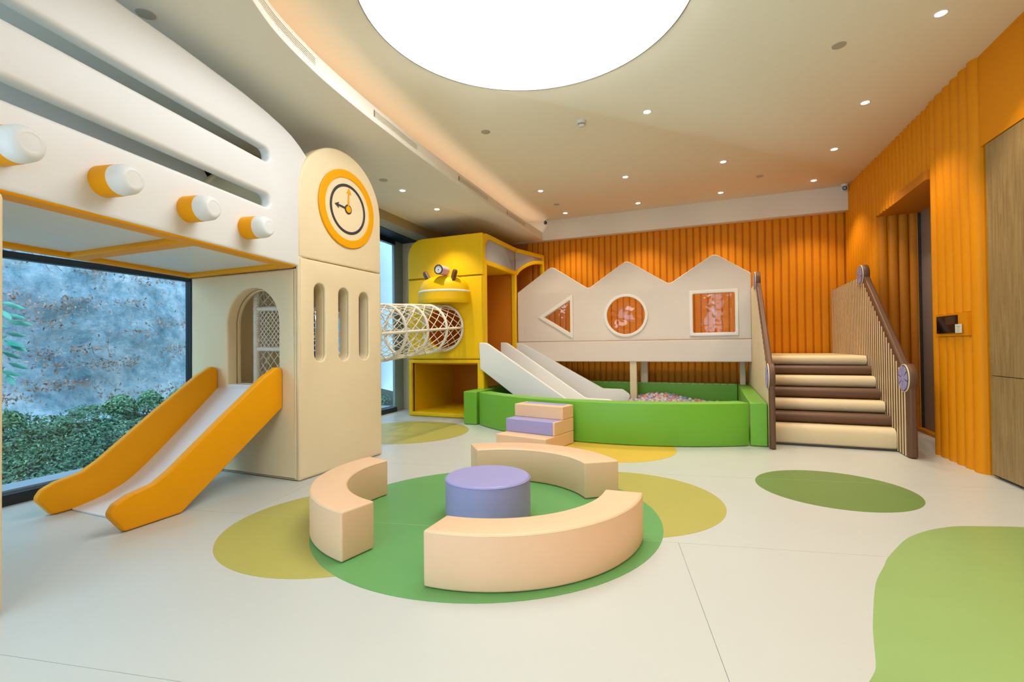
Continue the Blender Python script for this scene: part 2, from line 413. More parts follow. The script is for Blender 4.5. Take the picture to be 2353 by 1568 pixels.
top_ = MB(); wseg(top_, YR, 5.595, 2.965, CZ, 0.0); top_.build('flat_padded_panel', m_orange, wright)
def wpt(y, off=.02):
    a = Vector((WX(y), y))-nrmw*off; return (a.x, a.y)
# slats between the corner and the alcove, over the alcove, and the group by the door
y = 9.50
while y > AL1+.02:
    y0 = max(y-.1195, AL1); slat('padded_slat', wpt(y0+.006), wpt(y-.006), 0, CZ, .045, nrmw, m_orange, wright, True); y = y0
while y > AL0+.02:
    y0 = y-.118 if y-.118 > AL0+.03 else AL0
    slat('padded_slat', wpt(y0+.006), wpt(y-.006), AZ, CZ, .045, nrmw, m_orange, wright, True); y = y0
ys = [6.49, 6.382, 6.215, 6.062, 5.908, 5.756, 5.60]
for k in range(6):
    a, b = ys[k+1], ys[k]
    if 1 <= k <= 4:
        slat('padded_slat', wpt(a+.002), wpt(b-.002), 0, 1.255, .062, nrmw, m_orange, wright, True)
        slat('padded_slat', wpt(a+.002), wpt(b-.002), 1.487, CZ, .062, nrmw, m_orange, wright, True)
    else:
        slat('padded_slat', wpt(a+.002), wpt(b-.002), 0, CZ, .062, nrmw, m_orange, wright, True)
dv = MB(); wseg(dv, ys[5], ys[1], 1.258, 1.484, -.047, .06); dv.build('flat_backing_pad', m_orange, wright)
# alcove
al = MB()
al.box(WX(AL1)+.02, AXB+.3, AL1+.02, AL1+.1, 0, AZ+.1)
al.box(WX(AL1)+.004, AXB+.3, AL0, AL1+.02, AZ-.004, AZ+.1)
al.box(WX(AL0)+.16, AXB+.3, AL0-.12, AL0, 0, AZ+.1)
al.build('alcove_lining', m_orange_d, wright)
for k in range(4):
    a = WX(AL1)+.012+k*.1165
    slat('padded_slat', (a, AL1+.02), (a+.112, AL1+.02), 0, AZ, .05, (0, -1), m_orange_d, wright, True)
rb('threshold', (2.56, 2.64, AL0, AL1-.03, 0, .045), m_orange_d, wright, r=.008)
d2 = empty('door_2', (AXB+.03, 7.3, 0), kind='structure')
bx('glass_leaf', (AXB+.03, AXB+.05, AL0, AL1-.04, .0, AZ), m_fabric, d2)
bx('edge_strip', (AXB+.0, AXB+.05, AL1-.045, AL1-.025, 0, AZ), m_gap, d2)
# oak door, right edge of the picture
d1 = empty('door_1', (WX(5), 5, 0), kind='structure')
def wboard(name, y0, y1, z0, z1, off, th, m, parent):
    mb = MB(); wseg(mb, y0, y1, z0, z1, off, th); return mb.build(name, m, parent)
wboard('door_frame', 5.525, 5.595, .0, 2.965, .05, .06, m_gap, d1)
wboard('lower_leaf', 3.9, 5.525, .03, .897, .004, .04, m_wood, d1)
wboard('upper_leaf', 3.9, 5.525, .903, 2.955, .004, .04, m_wood, d1)
wboard('lower_leaf', 2.27, 3.895, .03, .897, .004, .04, m_wood, d1)
wboard('upper_leaf', 2.27, 3.895, .903, 2.955, .004, .04, m_wood, d1)
wboard('recess_back', YR, 5.525, 0, 2.965, .07, .06, m_gap, d1)
wl2 = MB(); wseg(wl2, YR, 2.26, 0, 2.965, 0, .06); wl2.build('side_panel', m_orange, wright)
rw = MB()
rw.box(-6, 3.2, YR-.12, YR, 3.15, CZ+.1); rw.box(-6, -4.6, YR-.12, YR, 0, 3.15); rw.box(.62, 2.4, YR-.12, YR, 0, 3.15); rw.box(2.4, 3.2, YR-.12, YR, 0, 3.15); rw.box(-6, 3.2, YR-.12, YR, -.1, .1)
rw.build('wall_rear', m_wallp, kind='structure')
w3 = empty('added_fill_window', (-1, YR, 0), kind='structure')  # unseen glazing added behind the camera, its daylight brightens the ceiling
for k in range(4): bx('mullion', (-4.6+k*1.74, -4.54+k*1.74, YR-.1, YR, .1, 3.15), m_frame, w3)
for k in range(3): bx('pane', (-4.54+k*1.74, -2.86+k*1.74, YR-.06, YR-.05, .1, 3.15), g_win, w3)

# window side: header beam, louvres, window wall
def lwseg(mb, y0, y1, z0, z1, x_in, x_out):
    """piece following the slightly skewed window line; x_in/x_out are offsets from it"""
    vs = []
    for z in (z0, z1):
        vs += [(LX(y0)+x_in, y0, z), (LX(y1)+x_in, y1, z), (LX(y1)+x_out, y1, z), (LX(y0)+x_out, y0, z)]
    mb.add(vs, [(0, 1, 2, 3), (7, 6, 5, 4), (0, 4, 5, 1), (1, 5, 6, 2), (2, 6, 7, 3), (3, 7, 4, 0)])
bm_ = MB()
for y0, y1 in ((YR, 3), (3, 9.5)):
    xa, xb = -4.78-.033*(y0-6.1)-.0, -4.78-.033*(y1-6.1)
    vs = [(xa, y0, 3.24), (xb, y1, 3.24), (xb-.34, y1, 3.24), (xa-.34, y0, 3.24)]; vs += [(a, b, 3.41) for a, b, c in vs]
    bm_.add(vs, [(0, 1, 2, 3), (7, 6, 5, 4), (0, 4, 5, 1), (1, 5, 6, 2), (2, 6, 7, 3), (3, 7, 4, 0)])
beam = bm_.build('trim_4', m_beam, kind='structure')
bt = MB(); bt.box(-4.83-.033*(YR-6.1), -4.80-.033*(9.4-6.1)+.0, YR, 9.4, 3.235, 3.24)
lv = empty('air_louvre', (-5.3, 5, 3.2), 'dark slatted air louvre above the tall windows', 'louvre')
for k in range(9):
    mb = MB(); off = .02+k*.042
    lwseg(mb, 2.4, 7.70, 3.225, 3.25, off, off-.018); mb.build('louvre_blade', m_louv, lv)
mb = MB(); lwseg(mb, 2.4, 7.70, 3.255, 3.27, .42, -.05); mb.build('louvre_back', m_gap, lv)
wl = MB()
lwseg(wl, YR, 9.6, 3.24, CZ+.1, -.03, -.25); lwseg(wl, 7.72, 9.6, 0, 3.24, -.0, -.25); lwseg(wl, YR, -.6, 0, 3.24, 0, -.25)
wleft = wl.build('wall_left', m_conc, kind='structure')
bx('return_wall', (-5.7, -4.945, 7.70, 7.78, 0, 3.24), m_wallp, wleft)
mb = MB(); lwseg(mb, 7.40, 7.72, 0, 3.24, .0, -.05); mb.build('concrete_pier', m_conc, wleft)
def window(name, y0, y1, mull, m):
    e = empty(name, (LX(y0), y0, 0), kind='structure')
    f = MB(); lwseg(f, y0, y1, 0, .085, .045, -.05); lwseg(f, y0, y1, 3.14, 3.24, .03, -.05)
    f.build('window_frame', m_frame, e)
    t = MB(); lwseg(t, y0, y1, 1.935, 1.99, .03, -.04); t.build('transom', m_frame, e)
    for a in mull:
        mb = MB(); lwseg(mb, a, a+.055, .085, 3.14, .035, -.05); mb.build('mullion', m_frame, e)
    cuts = sorted([y0]+list(mull)+[y1])
    for a, b in zip(cuts[:-1], cuts[1:]):
        for z0, z1 in ((.085, 1.935), (1.99, 3.14)):
            mb = MB(); lwseg(mb, a+.03, b, z0, z1, -.002, -.010); mb.build('pane', g_win, e)
    s = MB(); lwseg(s, y0, y1, .0, .1, -.06, -.30); s.build('outer_sill', m_pwall, e)
window('window_1', -.6, 3.46, (-.6, 3.372), None)
window('window_2', 3.46, 7.40, (5.2,), None)

# ================================================================== OUTSIDE
rk = MB(); nx, nz = 60, 40
vs = []
for j in range(nz+1):
    for i in range(nx+1):
        yy = -3+i*11/nx; zz = -.2+j*5.2/nz
        dx = .10*math.sin(yy*1.7+zz)+.07*math.sin(zz*2.3+yy*.6)+random.uniform(-.03, .03)
        vs.append((-7.9+dx-zz*.12, yy, zz))
rk.add(vs, [(j*(nx+1)+i, j*(nx+1)+i+1, (j+1)*(nx+1)+i+1, (j+1)*(nx+1)+i) for j in range(nz) for i in range(nx)], True)
tag(rk.build('retaining_wall', m_rock), 'rough blue-grey sprayed concrete bank outside the big window', 'wall')
tag(bx('garden_wall', (-7.6, -7.4, 8.0, 13, -.2, 5.2), m_pwall), 'smooth pale blue wall outside the far narrow window', 'wall')
gs = MB()
gs.add([(-5.75, -3, -.05), (-5.85, 9.4, -.05), (-7.7, 9.4, .26), (-7.7, -3, .26)], [(0, 1, 2, 3)])
tag(gs.build('garden_bed', m_soil), 'dark planted soil bed sloping up outside the windows', 'soil', kind='stuff')
def leaf_cloud(name, fn, n, s0, s1, m, **t):
    mb = MB()
    for _ in range(n):
        c, nr = fn(); s = random.uniform(s0, s1)
        n_ = (Vector(nr)+Vector((random.gauss(0, .5), random.gauss(0, .5), random.gauss(0, .5)))).normalized()
        a = n_.orthogonal().normalized(); a.rotate(Matrix.Rotation(random.uniform(0, 6.28), 3, n_)); b = n_.cross(a)
        c = Vector(c); tip = c+a*s; 
        mb.add([c-a*s, c-b*s*.42+n_*s*.12, tip, c+b*s*.42+n_*s*.12], [(0, 1, 2, 3)], True)
    return mb.build(name, m, **t)
def hz(y_, x_):  # hedge top height profile
    t = (x_+5.6)/(-7.6+5.6)
    return .02+t*(.37+.07*math.sin(y_*2.3)+.05*math.sin(y_*7+1.5*x_)+.04*math.sin(x_*9+y_*3))
def hfn():
    y_ = random.uniform(1.2, 7.2); x_ = random.uniform(-7.7, -5.62); z_ = hz(y_, x_)-abs(random.gauss(0, .05))+.02*math.sin(x_*25)*math.sin(y_*25)
    return (x_, y_, z_), (.5, 0, .8)
leaf_cloud('ground_cover', hfn, 26000, .016, .034, m_hedge, label='dense dark green ground cover on the bank outside the big window', cat='plants', kind='stuff')
leaf_cloud('ground_cover', hfn, 12000, .012, .026, m_leaf, label='paler green leaf tips scattered over the ground cover outside', cat='plants', kind='stuff')
for k, (by, bh, bw) in enumerate(((3.85, .60, .20), (4.22, .62, .17), (4.65, .62, .24), (2.75, .52, .16))):
    def bf(by=by, bh=bh, bw=bw):
        a = random.uniform(0, 6.28); b = random.uniform(-.2, 1.5); r = random.uniform(.75, 1)
        return (-7.35+bw*.7*r*math.cos(b)*math.cos(a), by+bw*r*math.cos(b)*math.sin(a), bh-bw+bw*r*math.sin(b)), (math.cos(a), math.sin(a), .6)
    leaf_cloud('shrub', bf, 900, .018, .036, m_leaf, label=['rounded green shrub rising left of the slide top outside the window', 'tallest rounded shrub outside, next to the window jamb side', 'broad green shrub nearest the tower outside the window', 'low shrub at the left edge outside the window'][k], cat='shrub', group='shrubs on the bank')
for k, (by, bx_) in enumerate(((7.35, -6.2), (7.75, -6.3), (8.2, -6.5))):
    def bf(by=by, bx_=bx_):
        a = random.uniform(0, 6.28); b = random.uniform(-.1, 1.5); r = random.uniform(.4, 1)
        return (bx_+.25*r*math.cos(b)*math.cos(a), by+.25*r*math.cos(b)*math.sin(a), .03+.22*r*math.sin(b)), (math.cos(a), math.sin(a), .6)
    leaf_cloud('shrub', bf, 500, .015, .03, m_leaf, label=['small loose shrub behind the far narrow window, nearest', 'small loose shrub behind the far narrow window, middle', 'small loose shrub behind the far narrow window, farthest'][k], cat='shrub', group='shrubs behind the far window')
def lf():
    if random.random() < .8:
        cx_, cz_ = random.choice(CL); return (-7.78-cz_*.12+random.uniform(0, .06), cx_+random.gauss(0, .16), cz_+random.gauss(0, .04)-.0), (1, 0, .2)
    yy = random.uniform(2.2, 6); zz = random.uniform(.55, 3); return (-7.78-zz*.12, yy, zz), (1, 0, .3)
CL = [(random.uniform(2.3, 5.6), random.uniform(.55, 2.8)) for _ in range(34)]
leaf_cloud('leaf_litter', lf, 2600, .010, .034, m_litter, label='dry brown leaf litter caught on the rough outside bank', cat='leaves', kind='stuff')
tw = MB()
for _ in range(60):
    yy = random.uniform(2.2, 5.6); zz = random.uniform(.8, 3.0); a = random.uniform(-2.6, -.4); p = Vector((-7.72-zz*.12, yy, zz)); pts = [p]
    for _k in range(6):
        a += random.gauss(0, .35); p = p+Vector((random.uniform(-.005, .012), math.cos(a)*.06, math.sin(a)*.06)); pts.append(p)
    tw.tube(pts, .0035, 3)
tag(tw.build('dry_vines', m_litter), 'thin dry vines hanging over the outside bank', 'vines', kind='stuff')
# large-leaved plant at the left edge of the window view
pl = empty('leafy_plant', (-7.2, 2.62, .4), 'teal green large-leaved plant at left edge of window view', 'plant')
stp = MB(); stp.tube([(-7.2, 2.55, .3), (-7.18, 2.58, 1.0), (-7.2, 2.60, 1.75)], .012, 6); stp.build('stem', m_hedge, pl)
for k in range(20):
    zz = .95+k*.042; aa = k*2.4; L = random.uniform(.14, .22)
    c = Vector((-7.19, 2.62+random.uniform(-.05, .1), zz)); d = Vector((.55*abs(math.cos(aa)), math.sin(aa), -.25+random.uniform(-.3, .2))).normalized(); b = d.cross(Vector((.8, 0, .6))).normalized()
    mb = MB(); w_ = L*.17
    mb.add([c, c+d*L*.35+b*w_, c+d*L*.75+b*w_*.8, c+d*L, c+d*L*.75-b*w_*.8, c+d*L*.35-b*w_, c+d*L*.5+Vector((.02, 0, .015))], [(0, 1, 6), (1, 2, 6), (2, 3, 6), (3, 4, 6), (4, 5, 6), (5, 0, 6)], True)
    mb.build('leaf', m_leaf2, pl)

# ================================================================== CEILING FITTINGS
sk = empty('luminous_ceiling_disc', (skc[0], skc[1], CZ), 'huge round white luminous ceiling panel over the ring of benches', 'ceiling light')
mb = MB(); mb.lathe([(skr-.004, .035), (skr-.004, .05)], (skc[0], skc[1], CZ), k=96); mb.build('diffuser', m_sky, sk)
mb = MB(); mb.lathe([(skr-.008, -.004), (skr+.0, -.004), (skr+.0, .06), (skr-.008, .06), (skr-.008, -.004)], (skc[0], skc[1], CZ), k=96, caps=False)
mb.build('rim', mat('grey aluminium rim', '#8E9094', .4, metal=.6), sk)

def downlight(x_, y_, z_, label, group, power=SPOTW):
    e = empty('downlight', (x_, y_, z_), label, 'downlight', group)
    mb = MB(); mb.lathe([(.036, 0), (.044, -.004), (.050, -.002), (.052, .001)], (x_, y_, z_), k=24, caps=False); mb.build('trim_ring', m_plast, e)
    mb = MB(); mb.lathe([(.037, .0), (.030, .006)], (x_, y_, z_-.003), k=24); mb.build('lens', m_lens, e)
    ld = bpy.data.lights.new('lamp', 'SPOT'); ld.energy = power; ld.color = (1, .84, .64); ld.spot_size = R_(95); ld.spot_blend = .6; ld.shadow_soft_size = .035
    lo = bpy.data.objects.new('lamp', ld); COL.objects.link(lo); lo.parent = e; lo.location = (0, 0, -.02)
DL = [(1.702, 4.736, 'downlight nearest the oak door, largest in the picture'), (1.563, 6.169, 'second downlight from the oak door along the orange side wall'),
      (1.547, 7.483, 'third downlight from the oak door along the orange side wall'), (-.622, 5.415, 'lone downlight close behind the luminous disc'),
      (.191, 7.346, 'downlight of the middle row over the right part of the ball pit'), (-1.185, 7.384, 'downlight of the middle row over the centre of the ball pit'),
      (-2.592, 7.459, 'downlight of the middle row nearest the curved soffit'), (-1.198, 8.84, 'second downlight from left in the row nearest the far wall'),
      (.181, 8.826, 'third downlight from left in the row nearest the far wall'), (1.536, 8.79, 'rightmost downlight of the row nearest the far wall'), (-2.59, 8.909, 'leftmost downlight of the row nearest the far wall')]
for a, b, c in DL: downlight(a, b, CZ, c, 'downlights in the high ceiling')
downlight(-3.939, 5.488, SZ, 'downlight in the low soffit nearer the clock tower', 'downlights in the low soffit')
downlight(-3.984, 6.459, SZ, 'downlight in the low soffit nearer the yellow playhouse', 'downlights in the low soffit')
for a, b in ((1.7, 3.2), (1.7, 1.6), (1.7, 0), (.4, .2), (-1.2, -.6), (.4, -1.6)):   # unseen downlights added as fill light for the near side
    e = empty('downlight', (a, b, CZ), 'added fill downlight out of view towards the room front', 'downlight', 'added fill downlights out of view'); mb = MB(); mb.lathe([(.037, 0), (.030, .006)], (a, b, CZ-.004), k=24); mb.build('lens', m_lens, e)
    ld = bpy.data.lights.new('lamp', 'SPOT'); ld.energy = SPOTW; ld.color = (1, .86, .68); ld.spot_size = R_(100); ld.spot_blend = .6; ld.shadow_soft_size = .035
    lo = bpy.data.objects.new('lamp', ld); COL.objects.link(lo); lo.parent = e; lo.location = (0, 0, -.02)
for x_, y_, z_, l in ((1.058, 4.883, CZ, 'round grey ceiling speaker between luminous disc and oak door'), (-2.471, 5.126, CZ, 'round grey ceiling speaker left of the smoke detector'),
                      (.724, 8.21, CZ, 'small round ceiling speaker near the far right corner'), (-2.574, 8.293, CZ, 'small round ceiling speaker near the far left corner'),
                      (-3.917, 5.042, SZ, 'round ceiling speaker in the low soffit by the clock tower'), (-3.363, 1.904, SZ, 'round ceiling speaker in the low soffit above the white bridge')):
    mb = MB(); mb.lathe([(.055, 0), (.053, -.006), (.0, -.008)], (x_, y_, z_), k=28, caps=False)
    tag(mb.build('ceiling_speaker', m_sens), l, 'speaker', 'ceiling speakers')
e = empty('smoke_detector', (-1.344, 5.327, CZ), 'white domed smoke detector on the ceiling behind the luminous disc', 'smoke detector')
mb = MB(); mb.lathe([(.055, 0), (.055, -.012), (.046, -.018), (.044, -.034)], (-1.344, 5.327, CZ), k=24); mb.build('base', m_plast, e)
mb = MB()
for k in range(8):
    a = R_(k*45); mb.box(-.006, .006, .0, .012, -.052, -.034, Matrix.Translation((-1.344+.034*math.cos(a), 5.327+.034*math.sin(a), CZ)) @ Matrix.Rotation(a-math.pi/2, 4, 'Z'))
mb.lathe([(.028, -.034), (.028, -.052)], (-1.344, 5.327, CZ), k=20); mb.build('vent_cage', m_sens, e)
mb = MB(); mb.lathe([(.040, -.052), (.034, -.062), (.0, -.066)], (-1.344, 5.327, CZ), k=24); mb.build('cap', m_plast, e)
for x_, y_, l in ((2.04, 9.22, 'small dome camera in the far right ceiling corner'), (-3.10, 9.2, 'small dome camera at the far end of the curved soffit')):
    e = empty('security_camera', (x_, y_, CZ), l, 'camera', 'dome cameras')
    mb = MB(); mb.lathe([(.05, 0), (.05, -.02), (.044, -.026)], (x_, y_, CZ), k=20); mb.build('base', m_plast, e)
    mb = MB(); mb.sphere((x_, y_, CZ-.06), .048, 20, 12); mb.build('body', m_plast, e)
    d = Vector((-x_, -y_, -2.2)).normalized(); c = Vector((x_, y_, CZ-.062))+d*.038
    mb = MB(); mb.lathe([(.034, 0), (.033, .012), (.022, .016), (.0, .017)], c, d, 20); mb.build('lens', m_blackp, e)
# linear grilles on the fascia
def fpt(y_):
    for a, b in zip(fas[:-1], fas[1:]):
        if a.y <= y_ <= b.y: return a.lerp(b, (y_-a.y)/(b.y-a.y))
for y0, y1, l in ((2.12, 2.86, 'air grille nearest the camera on the curved soffit face'), (3.72, 4.55, 'second air grille from the camera on the curved soffit face'),
                  (5.62, 6.60, 'third air grille from the camera on the curved soffit face'), (7.42, 8.30, 'farthest air grille on the curved soffit face')):
    a, b = fpt(y0), fpt(y1); e = empty('air_grille', (a.x, a.y, 3.5), l, 'air vent', 'linear air grilles')
    n_ = 8; pts = [fpt(y0+(y1-y0)*i/n_) for i in range(n_+1)]
    mb = MB()
    for p, q in zip(pts[:-1], pts[1:]): mb.quad((p.x+.003, p.y, 3.449), (q.x+.003, q.y, 3.449), (q.x+.003, q.y, 3.519), (p.x+.003, p.y, 3.519))
    mb.build('recess', mat('brown grille recess', '#5E3E1E', .8), e)
    for k in range(5):
        mb = MB(); z0 = 3.450+k*.0145
        for p, q in zip(pts[:-1], pts[1:]): mb.box(0, 0, 0, 0, 0, 0) if False else mb.add([(p.x+.012, p.y, z0), (q.x+.012, q.y, z0), (q.x+.012, q.y, z0+.0072), (p.x+.012, p.y, z0+.0072), (p.x+.004, p.y, z0), (q.x+.004, q.y, z0), (q.x+.004, q.y, z0+.0072), (p.x+.004, p.y, z0+.0072)], [(0, 1, 2, 3), (0, 4, 5, 1), (3, 2, 6, 7)])
        mb.build('blade', m_ceil, e)

# ================================================================== FLOOR MATS (inlays)
def disc(name, cx, cy_, r, z, m, seams, **t):
    mb = MB(); mb.lathe([(r, 0), (r, z)], (cx, cy_, 0.0), k=96); o = mb.build(name, m, **t)
    for (ax, ay, bx_, by) in seams:
        a = Vector((ax, ay)); b = Vector((bx_, by)); n_ = (b-a).normalized(); n_ = Vector((-n_.y, n_.x))*.0018
        s = MB(); s.quad((a.x-n_.x, a.y-n_.y, z+.0003), (b.x-n_.x, b.y-n_.y, z+.0003), (b.x+n_.x, b.y+n_.y, z+.0003), (a.x+n_.x, a.y+n_.y, z+.0003)); s.build('weld_seam', m_seamg, o)
    return o
def chord(cx, cy_, r, row):   # sheet joint line number row crossing a disc
    q = p0+sv*(row*Wd); c = Vector((cx, cy_, 0)); d = (c-q).dot(sv); h = (c-q).dot(su)
    if abs(d) >= r: return []
    w_ = math.sqrt(r*r-d*d); a = q+su*(h-w_); b = q+su*(h+w_); return [(a.x, a.y, b.x, b.y)]
disc('floor_mat', -2.313, 2.573, .787, .0010, m_omat, chord(-2.313, 2.573, .787, 0), label='olive round floor inlay at the left, partly under the green one', cat='floor mat', group='round floor inlays')
disc('floor_mat', -.70, 3.765, .785, .0010, m_omat, [], label='olive round floor inlay at the right, partly under the green one', cat='floor mat', group='round floor inlays')
disc('floor_mat', -1.486, 3.085, 1.191, .0022, m_gmat, chord(-1.486, 3.085, 1.191, 0), label='large green round floor inlay under the ring of benches', cat='floor mat', group='round floor inlays')
disc('floor_mat', .912, 4.652, .575, .0010, m_dmat, chord(.912, 4.652, .575, 1), label='dark green round floor inlay lying alone before the stairs', cat='floor mat', group='round floor inlays')
disc('floor_mat', -4.05, 5.674, .90, .0010, m_omat, [], label='olive round floor inlay beneath the rope tunnel', cat='floor mat', group='round floor inlays')
disc('floor_mat', -1.12, 5.608, .745, .0010, m_ymat, [], label='mustard yellow round floor inlay against the green ball pit wall', cat='floor mat', group='round floor inlays')
BL = [(.497, 2.043), (.532, 2.114), (.552, 2.177), (.588, 2.343), (.623, 2.488), (.704, 2.778), (.759, 2.946), (.837, 3.127), (.887, 3.251), (.994, 3.458), (1.088, 3.621), (1.174, 3.732), (1.273, 3.837), (1.371, 3.917), (1.471, 3.981), (1.654, 4.048), (1.84, 4.104), (2.1, 4.11), (2.2, 4.0), (2.25, 3.5), (2.2, 2.4), (1.9, 1.6), (1.3, 1.2), (.8, 1.3), (.42, 1.6), (.42, 1.85)]
bl = [tuple(v) for v in edge_smooth(BL+[BL[0]], 3)][:-1]
panel('floor_mat', bl, [], 0, .0012, (0, 0, 0), X3, Y3, m_lmat, bev=.0002, res=0, label='light green organic floor inlay at the lower right corner', cat='floor mat')

# ================================================================== SOFT BENCHES AND STOOL
def arc_bench(c, r0, r1, a0, a1, h, label):
    e = empty('arc_bench', (c[0], c[1], 0), label, 'bench', 'peach arc benches')
    n = 28; o = arc(0, 0, r1, a0, a1, n)+arc(0, 0, r0, a1, a0, n)
    rr = [0]*len(o)
    for k in (0, n, n+1, 2*n+1): rr[k] = .012
    o2 = roundpoly(o, rr, 3)
    panel('cushion', o2, [], .004, h, (c[0], c[1], 0), X3, Y3, m_peach, e, bev=.014, res=3)
    p = MB()
    def off(r, a): return (c[0]+r*math.cos(R_(a)), c[1]+r*math.sin(R_(a)), h-.010)
    da = .008/r1*57.3
    pts = [off(r1-.002, a0+da+(a1-a0-2*da)*i/40) for i in range(41)]+[off(r0+.002, a1-da-(a1-a0-2*da)*i/30) for i in range(31)]
    p.tube(pts, .0028, 5, closed=True); p.build('piping', m_tan, e)
    return e
BH = .287
arc_bench((-1.35, 2.965), .715, .948, -89.5, 4.2, BH, 'peach arc bench in front, nearest the camera')
arc_bench((-1.49, 3.228), .698, .985, 36, 129.2, BH, 'peach arc bench at the back, towards the green ball pit')
arc_bench((-1.75, 3.0), .711, .944, -194, -99.7, BH, 'peach arc bench on the left, beside the clock tower')
e = empty('round_stool', (-1.477, 3.047, 0), 'lilac round padded stool in the middle of the benches', 'stool')
mb = MB(); mb.lathe([(.285, .004), (.299, .012), (.3, .03), (.301, .15), (.299, BH-.03), (.297, BH-.014)], (-1.477, 3.047, 0), k=64); mb.build('body', m_lilac, e)
mb = MB(); mb.lathe([(.297, BH-.014), (.293, BH-.004), (.283, BH), (0.0, BH+.004)], (-1.477, 3.047, 0), k=64, caps=False); mb.build('top', m_lilac, e)
mb = MB(); mb.tube([(-1.477+.299*math.cos(R_(a)), 3.047+.299*math.sin(R_(a)), BH-.013) for a in range(0, 360, 5)], .0032, 5, closed=True); mb.build('piping', m_lilac, e)

# soft steps
T = Matrix.Translation((-1.72, 5.025, 0)) @ Matrix.Rotation(R_(-12), 4, 'Z')
e = empty('soft_steps', (-2.0, 5.3, 0), 'three-tread padded steps in peach and lilac against the green pit wall', 'steps')
for k, (m, d0, d1, z0, z1) in enumerate(((m_peach, 0, .68, .003, .159), (m_lilac, .205, .68, .159, .318), (m_peach, .40, .68, .318, .477))):
    if k == 1:
        mb = MB(); mb.rbox(-.685, -.022, d0-.004, d1, z0, z1+.002, .010, T); mb.build('tread', m, e, label='lilac middle tread')
        mb = MB(); mb.rbox(-.03, 0, d0, d1, z0, z1, .010, T); mb.build('side_panel', m_peach, e)
    else:
        mb = MB(); mb.rbox(-.69, 0, d0, d1, z0, z1, .012, T); mb.build('tread', m, e)
mb = MB(); mb.rbox(-.64, -.05, .50, .684, .46, .4785, .008, T); mb.build('top_inset', m_lilac, e, label='lilac strip on the top tread')

# ================================================================== CLOCK TOWER
TX, TY0, TY1 = -3.435, 3.205, 4.365
tw_ = empty('clock_tower', (-4.15, 3.8, 0), 'tall cream padded play tower with round yellow clock and three slots', 'play tower')
SLOTS = [slot(3.389, 3.527, 1.076, 1.819), slot(3.706, 3.854, 1.074, 1.812), slot(4.005, 4.160, 1.074, 1.798)]
# side facing the benches: lower block with three slots
panel('slotted_panel', rrect(TY0, TY1, .004, 2.032, .012, 3), SLOTS, -.040, 0, (TX, 0, 0), Y3, Z3, m_cream, tw_, bev=.016)
panel('slot_lining', rrect(TY0+.105, TY1, .004, 2.032, .012, 3), [[(p[0], p[1]) for p in q] for q in SLOTS], -.13, -.036, (TX, 0, 0), Y3, Z3, m_cream, tw_, bev=.006)
cyc = (TY0+TY1)/2; ra = (TY1-TY0)/2
top_arch = [(TY0, 2.040), (TY1, 2.040)]+arc(cyc, 2.63, ra, 0, 180, 32)
top_arch = roundpoly(top_arch[:2], 0)+[(a, b) for a, b in top_arch[2:]]
panel('arched_top_panel', top_arch, [], -.13, 0, (TX, 0, 0), Y3, Z3, m_cream, tw_, bev=.022)
# vault behind the arch
vt = MB(); A_ = arc(cyc, 2.63, ra-.03, -8, 188, 32)
for (a0, b0), (a1, b1) in zip(A_[:-1], A_[1:]):
    vt.add([(TX-.1, a0, b0), (TX-.1, a1, b1), (-4.86, a1, b1), (-4.86, a0, b0)], [(0, 1, 2, 3)], True)
vt.build('vault_roof', m_cream, tw_)
panel('arched_back_panel', top_arch, [], 0, .1, (-4.9, 0, 0), Y3, Z3, m_cream, tw_, bev=.015)
# front (slide side) wall with arched opening
arch = [(-4.375, .855), (-3.690, .855), (-3.690, 1.44)]+arc(-4.0325, 1.44, .3425, 0, 180, 20)[1:]
arch = [(p[0], p[1]) for p in arch]
panel('arch_panel', rrect(-4.915, TX-.041, .004, 1.934, .012, 3), [arch], -.11, 0, (0, TY0, 0), X3, Z3, m_cream, tw_, bev=.02)
panel('arch_edge', [(p[0], p[1]) for p in [(-4.345, .885), (-3.720, .885), (-3.720, 1.44)]+arc(-4.0325, 1.44, .3125, 0, 180, 20)[1:]][0:0] or arch, [[(-4.36, .862), (-3.705, .862), (-3.705, 1.44)]+arc(-4.0325, 1.44, .3275, 0, 180, 20)[1:]], -.135, -.105, (0, TY0, 0), X3, Z3, m_tan, tw_, bev=.004)
# back wall with round tunnel hole
panel('tunnel_panel', [(-4.915, .004), (TX-.02, .004), (TX-.02, 1.94), (-4.915, 1.94)], [arc(-4.2, 1.335, .37, 0, 360, 40)[:-1]], -.1, 0, (0, TY1-.1, 0), X3, Z3, m_cream, tw_, bev=.015)
rb('window_side_panel', (-4.915, -4.83, TY0+.11, TY1-.1, .004, 1.94), m_cream, tw_, r=.01)
rb('inner_floor', (-4.83, TX-.13, TY0+.02, TY1-.1, .76, .846), m_white, tw_, r=.012)
rb('light_block_slab', (-4.90, TX-.13, TY0+.02, TY1-.02, 1.94, 2.03), m_white, tw_, r=.012)  # slab added to keep light from above out of the tower interior
rb('sill', (-4.385, -3.685, TY0-.006, TY0+.12, .80, .858), m_white, tw_, r=.012)
